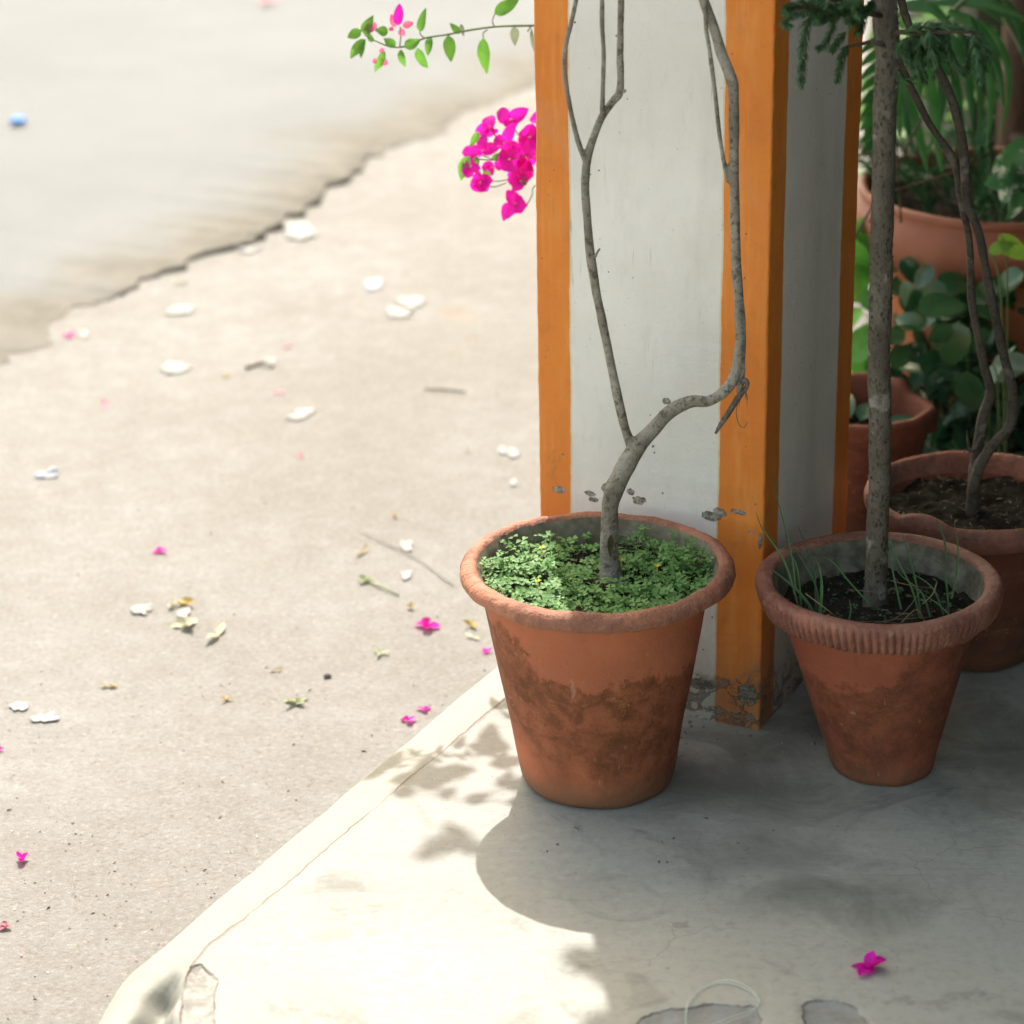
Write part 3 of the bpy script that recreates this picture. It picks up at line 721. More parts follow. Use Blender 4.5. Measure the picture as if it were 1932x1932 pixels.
# --- second pot: crimped rim, araucaria
C2 = at(1664, 1442, 0)
T2 = empty('potted_pine', C2, 'straight rough-barked pine with drooping needle twigs, in the crimped-rim terracotta pot right of the pillar', 'potted plant')
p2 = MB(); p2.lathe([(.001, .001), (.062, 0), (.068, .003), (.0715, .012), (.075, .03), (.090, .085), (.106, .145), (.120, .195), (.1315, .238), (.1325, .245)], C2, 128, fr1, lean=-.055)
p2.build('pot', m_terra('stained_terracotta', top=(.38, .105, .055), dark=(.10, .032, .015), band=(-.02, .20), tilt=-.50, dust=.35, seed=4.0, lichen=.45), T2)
def fr2(r, z, a, i):
    q = Vector((math.cos(a), math.sin(a), z*8)); k = 0
    if 2 <= i <= 5:
        da = abs((a-R(238)+math.pi) % (2*math.pi)-math.pi); db = abs((a-R(15)+math.pi) % (2*math.pi)-math.pi)
        amp = .18+1.0*max(0, 1-(da/.85)**4)+.8*max(0, 1-(db/.7)**4)
        k = (.0030 if i < 5 else .0018)*amp*(abs(math.sin(a*50+.5*math.sin(a*5)))**.7*2-1)
    zz = z+.003*noise.noise(q*1.7)
    if i <= 2: zz += .005*noise.noise(q*3.1)
    return r*(1+.008*noise.noise(q*1.5)+.004*noise.noise(q*8))+k, zz
rim2 = MB(); rim2.lathe([(.130, .238), (.146, .236), (.1525, .238), (.1570, .248), (.1605, .259), (.1630, .268), (.1620, .2755), (.157, .2790), (.149, .2795), (.1415, .2775), (.1392, .2735)], C2, 1200, fr2, lean=-.055)
in2 = MB(); in2.lathe([(.1400, .2745), (.1375, .268), (.1335, .255), (.1290, .240), (.121, .215)], C2, 160, fr1, lean=-.055)
in2.build('inner_wall', m_plain('mossy_inside', (.10, .085, .06), (.24, .215, .155), 30, .9, .004), T2)
rim2.build('rim', m_rim('crimped_rim_clay', a=(.36, .145, .095), b=(.23, .085, .055), seed=3.0), T2)
SZ2 = .238
soil('soil', C2+Vector((-.013, 0, 0)), .131, SZ2, T2, .014, 5.0, tilt=.05)
bark2 = m_bark('rough_grey_bark', (.085, .070, .052), (.15, .125, .095), (.05, .04, .03), 1.2, .6, .85, spots=125, pale=.35)
tk = MB()
P, Q = stem(tk, [(1651, 1172, 34), (1651, 1155, 27), (1652, 1130, 23), (1653, 1080, 21), (1656, 985, 20.5), (1660, 898, 21), (1660, 793, 21.5), (1659, 670, 21.5), (1662, 548, 21.5), (1663, 473, 21.5), (1666, 367, 21.5), (1669, 220, 22), (1674, 122, 22.5), (1672, 60, 23), (1669, 0, 24), (1662, -110, 24)], C2.y, 28, 12, .05, 2.0, dy=.01)
rr = random.Random(3)
for k in range(620):
    i = rr.randrange(0, len(P)-1); a = rr.uniform(0, 6.283); d = Vector((math.cos(a), math.sin(a), 0))
    p = P[i].lerp(P[i+1], rr.random())+d*(Q[i]*.93); s_ = rr.uniform(.0008, .0016)
    tk.tube([p, p+d*s_*.9+Vector((0, 0, s_*.7)), p+d*s_*1.4+Vector((0, 0, s_*1.4))], [s_*1.3, s_*.9, s_*.2], 5)
tk.build('trunk', bark2, T2)
needle_m = m_leaf('pine_needles', (.040, .095, .035), (.075, .16, .055), .5, .15, 90)
wood_m = m_bark('thin_twig', (.06, .045, .03), (.10, .075, .05), (.03, .02, .015))
def needle_twig(mb, wb, pts, rad=.012, step=.0016, nm=0, r_=None, ln=None):
    r_ = r_ or random
    P, Q = spline([(p, 1) for p in pts], 10)
    wb.tube(P, .0012, 5)
    tot = 0
    for i in range(len(P)-1):
        a, b_ = P[i], P[i+1]; t = (b_-a).normalized(); n_ = max(1, int((b_-a).length/step)); o = t.orthogonal().normalized(); q = t.cross(o)
        for k in range(n_):
            for j in range(5):
                an = r_.uniform(0, 6.283); d = (o*math.cos(an)+q*math.sin(an)); tp = 1-.55*(i/len(P))**3
                c = a.lerp(b_, (k+r_.random())/n_)
                e = c+(d*.62+t*.85)*rad*r_.uniform(.8, 1.15)*tp
                s_ = t.cross(d)*.0010
                m_ = c.lerp(e, .5)+d*rad*.12
                v = [mb.vert(c+s_), mb.vert(c-s_), mb.vert(m_-s_), mb.vert(m_+s_), mb.vert(e)]
                mb.face((v[0], v[1], v[2], v[3]), nm); mb.face((v[3], v[2], v[4]), nm)
nb, wb = MB(), MB(); ay = C2.y
def tw(px, y0, y1=None, rad=.011):
    y1 = y0 if y1 is None else y1; n_ = len(px)-1
    needle_twig(nb, wb, [atd(a, b_, y0+(y1-y0)*i/n_) for i, (a, b_) in enumerate(px)], rad*1.22)
wb.tube([atd(1668, 30, ay), atd(1620, 22, ay-.03), atd(1540, 18, ay-.08), atd(1490, 15, ay-.10)], [.004, .0035, .0025, .0015], 7)
wb.tube([atd(1672, 85, ay), atd(1640, 80, ay-.02), atd(1600, 88, ay-.04)], [.004, .003, .0015], 7)
wb.tube([atd(1676, 60, ay), atd(1740, 62, ay-.03), atd(1840, 60, ay-.05)], [.004, .003, .0015], 7)
tw([(1540, 18), (1522, 50), (1514, 95), (1510, 160)], ay-.08, ay-.09, .0135)
tw([(1600, 85), (1590, 105), (1584, 130), (1580, 152)], ay-.04, ay-.05, .010)
tw([(1574, 25), (1570, 55), (1560, 80), (1545, 92)], ay-.06, ay-.07, .010)
tw([(1596, 60), (1580, 80), (1570, 95)], ay-.05, ay-.05, .009)
tw([(1550, 18), (1520, 12), (1495, 14), (1482, 20)], ay-.08, ay-.11, .012)
tw([(1590, 18), (1560, 32), (1545, 40)], ay-.07, ay-.1, .012)
tw([(1620, 20), (1600, 8), (1570, -4)], ay-.05, ay-.06, .013)
tw([(1630, 28), (1625, 45), (1620, 62)], ay-.03, ay-.06, .011)
tw([(1640, 14), (1600, 22), (1560, 12)], ay-.04, ay-.1, .012)
tw([(1650, 5), (1635, 22), (1605, 48)], ay-.04, ay-.1, .011)
random.seed(61)
for k in range(13):
    x0 = random.uniform(1492, 1650); y0 = random.uniform(-12, 26)
    tw([(x0, y0), (x0-random.uniform(4, 22), y0+random.uniform(6, 16)), (x0-random.uniform(6, 34), y0+random.uniform(14, 36))], ay-.07+random.uniform(-.05, .05), None, .010)
for k in range(26):
    x0 = random.uniform(1695, 1850); y0 = random.uniform(48, 80)
    tw([(x0, y0), (x0+random.uniform(-6, 18), y0+random.uniform(18, 30)), (x0+random.uniform(-5, 34), y0+random.uniform(40, 85))], ay-.03+random.uniform(-.05, .08), None, .011)
tw([(1700, 60), (1760, 50), (1830, 58)], ay-.03, None, .012); tw([(1690, 130), (1700, 148), (1724, 152)], ay, None, .010)
nb.build('needles', needle_m, T2); wb.build('branches', wood_m, T2)

def blades(mb, lst, y, wpx=5, m=0):
    for pts in lst:
        n_ = len(pts)-1; P_, _ = spline([(atd(a, b_, y-.05+.012*i), 1) for i, (a, b_) in enumerate(pts)], 5)
        rows = []
        for i, p in enumerate(P_):
            t = i/(len(P_)-1); wd = wpx/1400*.5*(1-t**2.5)+.0002
            sd = Vector((1, .25, .1*math.sin(t*3))).normalized()
            rows.append([p-sd*wd, p+Vector((0, .0008, 0)), p+sd*wd])
        mb.grid(rows, m=m)
gb = MB()
blades(gb, [[(1500, 1110), (1495, 1060), (1480, 990), (1453, 896)], [(1505, 1140), (1480, 1060), (1440, 1000), (1427, 968)],
            [(1512, 1150), (1505, 1080), (1490, 1045), (1447, 1010)], [(1545, 1165), (1540, 1110), (1515, 1060), (1480, 1008)],
            [(1540, 1160), (1538, 1110), (1535, 1070), (1505, 990)]], C2.y, 3.6)
blades(gb, [[(1546, 1166), (1550, 1120), (1549, 1090), (1543, 1060)], [(1540, 1162), (1510, 1120), (1470, 1085), (1448, 1070)]], C2.y-.03, 6)
blades(gb, [[(1735, 1165), (1720, 1110), (1690, 1050), (1678, 1010)], [(1738, 1168), (1728, 1100), (1715, 1050), (1700, 1000)],
            [(1790, 1160), (1785, 1100), (1770, 1060), (1700, 1040)], [(1795, 1130), (1805, 1080), (1808, 1040), (1800, 985)],
            [(1785, 1060), (1782, 1020), (1770, 990), (1765, 975)], [(1700, 1150), (1690, 1105), (1680, 1060), (1672, 1035)],
            [(1755, 1165), (1740, 1120), (1705, 1090), (1690, 1075)], [(1780, 1160), (1760, 1110), (1720, 1080), (1700, 1062)]], C2.y-.01, 3.6)
blades(gb, [[(1600, 1175), (1605, 1150), (1602, 1130)], [(1640, 1140), (1600, 1095), (1570, 1060), (1545, 1048)], [(1800, 1170), (1770, 1140), (1740, 1120)]], C2.y-.04, 3.5)
straw = MB()
blades(straw, [[(1560, 1160), (1640, 1178), (1700, 1160), (1740, 1110)], [(1620, 1182), (1680, 1170), (1750, 1165)], [(1520, 1120), (1560, 1150), (1600, 1180)],
               [(1700, 1175), (1730, 1150), (1750, 1185)], [(1600, 1112), (1640, 1116), (1660, 1118)], [(1680, 1095), (1720, 1105), (1760, 1110)], [(1560, 1090), (1600, 1080), (1620, 1072)],
               [(1640, 1188), (1700, 1178), (1780, 1172)], [(1590, 1178), (1650, 1172), (1720, 1180)], [(1740, 1140), (1760, 1120), (1768, 1095)]], C2.y-.07, 3)
random.seed(21)
for k in range(60):
    a = random.uniform(0, 6.28); r = random.uniform(.03, .115); x, y = C2.x+r*math.cos(a), C2.y+r*math.sin(a)
    clover(gb, Vector((x, y, SZ2)), random.uniform(.002, .008), random.uniform(.0025, .0045), (0, 0), 0, 0)
tag(gb.build('grass', m_leaf('grass_blade', (.04, .10, .035), (.10, .19, .065), .5, .25)), 'thin green grass blades growing out of the crimped-rim pot', 'grass', kind='stuff')
tag(straw.build('dry_straw', m_leaf('straw', (.20, .16, .08), (.32, .26, .14), .7, .1)), 'dry straw lying on the soil of the crimped-rim pot', 'straw', kind='stuff')

# --- third pot, behind: two crooked stems
C3 = at(1828, 1222, 0)
T3 = empty('potted_shrub', C3, 'two crooked bare stems in the dark terracotta pot behind the crimped-rim pot', 'potted plant')
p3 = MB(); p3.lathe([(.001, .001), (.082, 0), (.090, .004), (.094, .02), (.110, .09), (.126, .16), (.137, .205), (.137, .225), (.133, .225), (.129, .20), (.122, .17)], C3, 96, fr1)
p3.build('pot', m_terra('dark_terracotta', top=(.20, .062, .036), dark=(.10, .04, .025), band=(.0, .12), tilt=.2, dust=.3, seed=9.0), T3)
def fr3(r, z, a, i):
    q = Vector((math.cos(a), math.sin(a), z*8)); rr_, zz = r*(1+.01*noise.noise(q*2)), z+.003*noise.noise(q*2)
    d = math.cos(a-R(232))
    if d > .965: zz += .012*(d-.965)/.035; rr_ += .001
    return rr_, zz
rim3 = MB(); rim3.lathe([(.135, .215), (.152, .216), (.158, .222), (.1625, .232), (.163, .242), (.160, .250), (.154, .254), (.148, .252), (.145, .245), (.141, .225), (.130, .20)], C3, 120, fr3)
rim3.build('rim', m_rim('dark_rim_clay', a=(.36, .135, .085), b=(.22, .09, .06), seed=6.0), T3)
soil('soil', C3, .136, .222, T3, .012, 8.0)
t3 = MB(); y3 = C3.y
stem(t3, [(1836, 975, 15), (1837, 940, 13), (1838, 898, 12), (1845, 845, 10.5), (1855, 785, 10), (1869, 738, 10), (1857, 690, 8.5), (1846, 634, 8.5), (1834, 572, 8), (1831, 499, 7.5), (1828, 450, 7), (1812, 367, 8), (1800, 306, 8), (1753, 232, 7.5), (1716, 159, 8), (1697, 117, 8), (1672, 60, 8)], y3-.01, 10, 6, .10, 4.0, dy=.0)
stem(t3, [(1834, 930, 11), (1847, 882, 11), (1872, 842, 10.5), (1905, 803, 10.5), (1911, 744, 10), (1897, 682, 9), (1880, 609, 9), (1863, 523, 9), (1846, 440, 8.5), (1825, 379, 9), (1819, 294, 9.5), (1802, 208, 9), (1778, 147, 9), (1753, 98, 9), (1716, 50, 8), (1690, -40, 8)], y3-.035, 10, 6, .10, 5.0)
stem(t3, [(1832, 855, 4), (1826, 835, 3), (1824, 810, 2)], y3-.03, 6)
stem(t3, [(1840, 850, 5), (1850, 825, 4), (1862, 822, 2.5)], y3-.03, 6)
stem(t3, [(1838, 852, 3), (1822, 845, 2), (1818, 858, 1.5), (1817, 880, 1)], y3-.04, 6)
t3.build('trunk', m_bark('dark_stem_bark', (.075, .060, .045), (.12, .098, .075), (.04, .03, .022), pale=.2), T3, remesh=.0022)

# --- small broken pot behind the pillar
C4 = at(1608, 985, 0)
T4 = empty('small_pot', C4, 'small terracotta pot with a chipped rim, half hidden between the pillar and the pine trunk', 'pot')
def fr4(r, z, a, i):
    q = Vector((math.cos(a), math.sin(a), z*8)); zz = z
    d = math.cos(a-R(12))
    if z > .15 and d > .86: zz -= .018*min(1, (d-.86)/.03)*(1 if z > .18 else .6)
    return r*(1+.012*noise.noise(q*2.5)), zz+.003*noise.noise(q*3)
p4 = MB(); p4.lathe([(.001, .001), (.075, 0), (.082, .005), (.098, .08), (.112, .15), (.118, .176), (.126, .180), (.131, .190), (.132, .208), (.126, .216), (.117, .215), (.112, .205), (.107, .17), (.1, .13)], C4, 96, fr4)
p4.build('pot_body', m_terra('plain_terracotta', top=(.19, .062, .035), dark=(.09, .03, .02), band=(-.1, .17), seed=12.0), T4)  # clay colour lowered for the deep shade the pot stands in
soil('soil', C4, .108, .155, T4, .008, 2.0)
lf4 = MB(); random.seed(5)
for k in range(16):
    a = random.uniform(0, 6.28); b0 = C4+Vector((.05*math.cos(a), .05*math.sin(a), .16))
    lf4.leaf(b0, (math.cos(a)+.3, math.sin(a)-.3, 1.0), (0, -.6, 1), random.uniform(.04, .075), .03, 'point', .5, .25)
lf4.build('leaves', m_leaf('grey_green_leaf', (.06, .15, .08), (.12, .25, .14), .35, .25), T4)

# --- big planter behind
dk = MB(); dk.box((1.02, 5.9, ZG-.02), (1.2, 7.6, 1.1))  # dark box added behind the palm to deepen the right-hand shade
tag(dk.build('dark_backdrop', m_plain('backdrop_wall', (.03, .035, .022), (.07, .07, .045), 9), smooth=False), 'low dark backdrop wall added behind the palm to deepen the shade at the right edge', 'wall')
C5 = at(1866, 776, 0)
T5 = empty('large_planter', C5, 'large wide terracotta planter with a thick rolled lip, full of feathery green shoots', 'planter')
p5 = MB(); p5.lathe([(.001, .001), (.17, 0), (.178, .006), (.190, .08), (.206, .18), (.219, .262), (.224, .30), (.221, .308), (.232, .312)], C5, 96, fr1)
p5.build('pot_body', m_terra('orange_terracotta', top=(.54, .18, .07), dark=(.22, .08, .03), band=(-.1, .10), tilt=0, seed=15.0), T5)
r5 = MB(); r5.lathe([(.230, .311), (.250, .317), (.262, .335), (.267, .36), (.264, .385), (.256, .400), (.247, .406), (.247, .412), (.252, .416), (.252, .424), (.245, .428), (.236, .425), (.232, .40), (.226, .35)], C5, 120, fr1)
r5.build('rim', m_plain('smooth_clay_lip', (.27, .095, .05), (.33, .12, .07), 9, .5, .002), T5)
soil('soil', C5, .229, .385, T5, .01, 3.0)
nb5, wb5 = MB(), MB(); random.seed(9)
for k in range(44):
    a = random.uniform(0, 6.28); r = .19*math.sqrt(random.random()); b0 = C5+Vector((r*math.cos(a), r*math.sin(a), .38))
    d = Vector((random.uniform(-.5, .5)+.6*math.cos(a), random.uniform(-.4, .4)+.4*math.sin(a), 1)).normalized(); L = random.uniform(.10, .19)
    needle_twig(nb5, wb5, [b0, b0+d*L*.5, b0+d*L*.85+Vector((d.x*.05, d.y*.05, -.005)), b0+d*L+Vector((d.x*.09, d.y*.09, -.03))], .020, .0035)
nb5.build('needles', m_leaf('feathery_green', (.025, .10, .035), (.065, .22, .08), .5, .3), T5); wb5.build('stems', wood_m, T5)

# ================================================================== PLANTS behind, on the right
def leafy(name, label, base, spots, mat, size, shape='heart', stem_mat=None, seed=1, face=(0, -.75, .55), ratio=.72, cat='plant'):
    """spots: (px, py, distance, direction angle in the picture, scale)"""
    t = empty(name, base, label, cat); random.seed(seed)
    f_, s_ = MB(), MB()
    for (px, py, y, ang, k) in spots:
        p = atd(px, py, y); a = R(ang)
        d = Vector((math.cos(a), random.uniform(-.45, .25), math.sin(a)))
        up = Vector((random.uniform(-.8, .8), face[1]*random.uniform(.3, 1.3), face[2]+random.uniform(-.4, .8)))
        L = size*k
        f_.leaf(p-d.normalized()*L*.5, d, up, L, L*ratio, shape, random.uniform(.15, .6), random.uniform(.1, .4), 11, twist=random.uniform(-.4, .4))
        q = p-d.normalized()*L*.5
        b0 = Vector((base[0]+random.uniform(-.05, .05), base[1]+random.uniform(-.04, .04), base[2]))
        md = q.lerp(b0, .45)+Vector((0, 0, .06*abs(q.z-b0.z)/.2))
        if len(spots) < 12 or random.random() < .30:
            P_, _ = spline([(q, 1), (md, 1), (b0, 1)], 5); s_.tube(P_, .0016, 5)
    f_.build('leaves', mat, t); s_.build('stems', stem_mat or stem_green, t)
    return t
stem_green = m_leaf('green_stem', (.06, .13, .04), (.16, .20, .07), .5, .1)
mid_leaf = m_leaf('mid_green_leaf', (.022, .08, .03), (.065, .16, .06), .26, .2, 30, spec=.8)
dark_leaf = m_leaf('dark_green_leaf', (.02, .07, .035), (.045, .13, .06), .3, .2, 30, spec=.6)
lime_leaf = m_leaf('lime_leaf', (.16, .34, .04), (.24, .42, .06), .4, .4, 30)
vari_leaf = m_leaf('variegated_leaf', (.05, .16, .06), (.09, .24, .09), .35, .3, 28, var=(.62, .66, .55), vamt=.9)
random.seed(33)
sp = [(1800, 655, 4.25, -100, 1.25), (1855, 650, 4.3, -60, 1.0), (1828, 745, 4.2, -85, 1.25), (1742, 598, 4.35, -140, .9), (1715, 605, 4.35, 160, .8), (1810, 530, 4.4, 12, 1.2),
      (1720, 560, 4.4, 120, .9), (1740, 545, 4.45, 150, .9), (1780, 572, 4.3, 15, 1.3), (1870, 600, 4.3, -20, 1.1), (1775, 640, 4.2, -95, .9), (1690, 640, 4.3, -80, .8), (1700, 680, 4.3, -70, .9),
      (1838, 575, 4.45, -10, 1.1), (1900, 560, 4.4, -30, 1.0), (1890, 520, 4.5, 20, 1.1), (1760, 690, 4.3, -60, 1.0), (1800, 700, 4.4, -120, 1.0)]
for k in range(64):
    sp.append((random.uniform(1690, 1945), random.uniform(505, 720), random.uniform(4.35, 4.75), random.uniform(-150, 40), random.uniform(.7, 1.15)))
leafy('broadleaf_plant', 'drooping broad-leaved green plant filling the gap under the large planter', Vector((.75, 4.38, .0)), sp, mid_leaf, .066, seed=3)
sp = []
for k in range(26): sp.append((random.uniform(1595, 1665), random.uniform(430, 700), random.uniform(4.5, 4.9), random.uniform(-130, 60), random.uniform(.7, 1.3)))
sp += [(1628, 465, 4.6, -120, 1.5), (1622, 490, 4.6, -90, 1.3), (1650, 590, 4.5, -80, 1.2), (1630, 640, 4.5, 60, 1.2)]
leafy('climbing_plant', 'bright green heart-leaved plant seen between the pillar and the pine trunk', Vector((.56, 4.72, .0)), sp, m_leaf('bright_leaf', (.05, .22, .03), (.13, .36, .06), .4, .45, 30), .075, seed=5)
leafy('lime_shoot', 'lime green curved leaf at the right edge in front of the large planter', Vector((.80, 4.15, .0)), [(1893, 462, 4.15, 35, .7), (1918, 478, 4.15, -48, 1.1)], lime_leaf, .075, 'point', seed=7, ratio=.45)
leafy('folded_leaf_plant', 'pale grey-green folded leaves at the right edge behind the crooked stems', Vector((.83, 4.22, .0)), [(1885, 690, 4.22, 70, 1.2), (1925, 680, 4.2, 8, 1.3), (1905, 700, 4.24, 30, .9)], m_leaf('pale_leaf', (.22, .30, .22), (.30, .38, .28), .35, .25, 30), .07, 'point', seed=9, ratio=.5)
sp = [(1915, 305, 4.3, 70, 1.3), (1905, 340, 4.3, 160, 1.1), (1925, 375, 4.28, -80, 1.3), (1900, 360, 4.32, -130, .8), (1950, 330, 4.3, 0, 1.2)]
leafy('variegated_plant', 'white and green mottled leaves at the right edge above the large planter', Vector((1.0, 4.45, .3)), sp, vari_leaf, .07, seed=13, ratio=.75)

# palm with long hanging leaflets
PB = Vector((1.02, 4.95, 0.0))
TP = empty('palm', PB, 'palm with long arching green leaflets hanging at the top right', 'palm')
lf, stq = MB(), MB(); random.seed(17)
def ribbon(mb, pts, wd, m=0):
    P_, _ = spline([(p, 1) for p in pts], 7); rows = []
    for i, p in enumerate(P_):
        t = i/(len(P_)-1); w_ = wd*.5*min(1, .25+t*4)*(1-t**3)+.0003
        tg = (P_[min(i+1, len(P_)-1)]-P_[max(i-1, 0)]).normalized()
        sd = tg.cross(Vector((.25*math.sin(i), -1, .3))).normalized()
        rows.append([p-sd*w_+Vector((0, .003, 0)), p, p+sd*w_+Vector((0, .003, 0))])
    mb.grid(rows, m=m)
arcs = [[(1700, 130), (1720, 200), (1738, 270), (1752, 330)], [(1712, 90), (1745, 150), (1765, 230), (1748, 300)], [(1780, 60), (1800, 140), (1812, 220), (1820, 300)],
        [(1800, 40), (1835, 120), (1850, 200), (1845, 280)], [(1830, 30), (1860, 110), (1870, 190), (1862, 290)], [(1850, 40), (1890, 90), (1905, 160), (1888, 260)],
        [(1700, 160), (1712, 230), (1722, 290)], [(1770, 70), (1780, 150), (1775, 240)], [(1760, 60), (1808, 90), (1830, 170), (1835, 250)], [(1690, 120), (1690, 190), (1700, 260)],
        [(1840, 10), (1900, 30), (1940, 70)], [(1820, 0), (1880, 12), (1945, 40)], [(1720, 20), (1780, 5), (1850, 14), (1900, 50)], [(1700, 10), (1760, 18), (1800, 60)],
        [(1900, 0), (1925, 60), (1935, 130)], [(1790, 20), (1850, 60), (1880, 120), (1895, 210)], [(1740, 110), (1760, 180), (1768, 260), (1778, 330)], [(1725, 60), (1735, 130), (1730, 210)]]
for i, a in enumerate(arcs):
    y0 = random.uniform(4.35, 4.7); pts = [atd(q[0], q[1], y0-.03*j) for j, q in enumerate(a)]
    ribbon(lf, pts, random.uniform(.011, .021))
for k in range(9):      # a frond seen edge on beside the pillar
    x0, y0 = 1668, 60+k*24
    pts = [atd(x0-2, y0+16, 4.5), atd(x0-22, y0+22, 4.48), atd(x0-46, y0+44, 4.46)]; ribbon(lf, pts, .016)
for k in range(4): ribbon(lf, [atd(1640+k*7, 170, 4.5), atd(1636+k*8, 230, 4.5), atd(1632+k*8, 300+k*8, 4.5)], .010)
for (a, b_, c) in (((1800, -20), (1700, 20), (1660, 120)), ((1860, -40), (1800, 20), (1760, 60)), ((1880, -40), (1900, 10), (1960, 60))):
    P_, _ = spline([(atd(*q, 4.6), 1) for q in (a, b_, c)], 6); stq.tube(P_, .004, 6)
P_, _ = spline([(PB, 1), (PB+Vector((-.04, -.1, .5)), 1), (atd(1850, -60, 4.65), 1)], 6); stq.tube(P_, .012, 8)
lf.build('leaflets', m_leaf('palm_leaflet', (.022, .095, .024), (.055, .19, .035), .38, .35, 20, spec=.5), TP); stq.build('stalks', stem_green, TP)

# loose twigs behind the pillar
tw3 = MB()
for pts in ([(1608, 455), (1640, 400), (1690, 320), (1720, 260), (1740, 220)], [(1640, 420), (1680, 365), (1740, 345), (1800, 325), (1840, 300)], [(1608, 295), (1640, 290), (1665, 287)], [(1700, 420), (1695, 330), (1688, 250)]):
    stem(tw3, [(a, b_, 2.4) for a, b_ in pts], 4.45, 6, 6, .2)
t_ = tw3.build('bare_twigs', wood_m, None, loc=atd(1640, 400, 4.45)); tag(t_, 'thin bare dark twigs crossing behind the pine trunk', 'twigs')

# post at the top right and shrubs in the sun beyond
pb_ = MB(); pp = atd(1915, 240, 5.35)
pts = [Vector((pp.x, pp.y, -.02)), Vector((pp.x, pp.y, .5)), Vector((pp.x+.01, pp.y, 1.2)), Vector((pp.x+.01, pp.y, 2.14))]
P_, _ = spline([(p, 1) for p in pts], 6); pb_.tube(P_, .035, 16, rough=.06)
tag(pb_.build('wooden_post', m_bark('post_wood', (.07, .042, .025), (.12, .07, .045), (.04, .025, .02), .6, .15), None, loc=pts[0]), 'brown round wooden post at the top right corner behind the palm', 'post')

def bush(name, label, c, rx, rz, n_, mat, size, seed, cat='bush', ratio=.5):
    t = empty(name, (c.x, c.y, ZG), label, cat); random.seed(seed); f_, s_ = MB(), MB()
    for k in range(n_):
        d = Vector((random.gauss(0, 1), random.gauss(0, 1), random.gauss(0, 1))).normalized()*random.random()**.4
        p = c+Vector((d.x*rx, d.y*rx*.7, d.z*rz))
        if noise.noise(p*6) < -.22 or p.z < ZG+.02: continue
        dr = Vector((random.uniform(-1, 1), random.uniform(-1, 1), random.uniform(-.8, .6)))
        f_.leaf(p, dr, (random.uniform(-.4, .4), -.3, 1), size*random.uniform(.6, 1.3), size*ratio, 'point', .3, .2, 4)
    for k in range(9):
        e = c+Vector((random.uniform(-.8, .8)*rx, random.uniform(-.5, .5)*rx, random.uniform(-.2, .8)*rz))
        P_, _ = spline([(Vector((c.x+random.uniform(-.04, .04), c.y, ZG)), 1), (Vector(((c.x+e.x)/2, (c.y+e.y)/2, (ZG+e.z)/2+.05)), 1), (e, 1)], 5); s_.tube(P_, .006, 6)
    f_.build('foliage', mat, t); s_.build('stems', wood_m, t)
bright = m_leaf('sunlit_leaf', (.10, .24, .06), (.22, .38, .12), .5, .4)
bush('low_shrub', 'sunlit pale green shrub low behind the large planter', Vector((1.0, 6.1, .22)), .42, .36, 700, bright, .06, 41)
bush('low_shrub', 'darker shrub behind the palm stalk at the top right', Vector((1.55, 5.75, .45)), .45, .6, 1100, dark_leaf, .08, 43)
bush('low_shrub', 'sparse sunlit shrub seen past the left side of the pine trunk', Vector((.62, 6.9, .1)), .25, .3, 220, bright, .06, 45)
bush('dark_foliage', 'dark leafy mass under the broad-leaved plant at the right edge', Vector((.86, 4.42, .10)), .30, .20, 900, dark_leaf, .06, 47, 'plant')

# ================================================================== BOUGAINVILLEA SPRAYS
bl_m = m_leaf('bougainvillea_leaf', (.09, .26, .03), (.16, .36, .05), .45, .5, 60)
bl_g = m_leaf('grey_back_leaf', (.20, .26, .17), (.28, .32, .22), .5, .3, 60)
br_m = m_leaf('magenta_bract', (.70, .003, .30), (.95, .03, .64), .55, .5, 80, spec=.2)
br_p = m_leaf('pink_bract', (.80, .10, .25), (.85, .20, .35), .55, .5, 80, spec=.2)
def pleaf(parent, name, b0, t0, wpx, y, mat, shape='point', lift=-.25, fold=.3, curl=.2, dyt=0.0):
    p, q = atd(*b0, y), atd(*t0, y+dyt); d = q-p; mb = MB()
    s = wpx/FPX*(p-EYE).length
    if name == 'leaf': lift += random.uniform(-.5, .5); fold = random.uniform(.1, .6); curl = random.uniform(.1, .5)
    mb.leaf(p, d, Vector((lift, -1, .35)), d.length*1.03, s*1.08, shape, curl, fold, 9, twist=random.uniform(-.5, .5), wob=.22)
    return mb.build(name, mat, parent)
YB = 4.02
o0 = atd(1010, 49, YB)
TB = empty('bougainvillea_branch', o0, 'thin leafy bougainvillea twig with two small pink blossoms, reaching left from behind the pillar top', 'branch')
sb = MB()
stem(sb, [(1100, 40, 3), (1040, 46, 2.6), (1006, 48, 2.4), (935, 50, 2.2), (874, 59, 2), (845, 65, 2), (801, 72, 1.8), (766, 87, 1.8), (737, 88, 1.6), (708, 77, 1.4), (688, 66, 1.2)], [YB+.12, YB+.03]+[YB]*9, 6, 5, .1)
for pts in ([(933, 50), (929, 40), (933, 27)], [(920, 56), (912, 62), (912, 72)], [(801, 72), (794, 66), (792, 60)], [(754, 88), (756, 70), (755, 50)], [(1004, 48), (1000, 52), (995, 60)]):
    stem(sb, [(a, b_, 1.1) for a, b_ in pts], YB, 5, 4)
sb.build('stem', stem_green, TB)
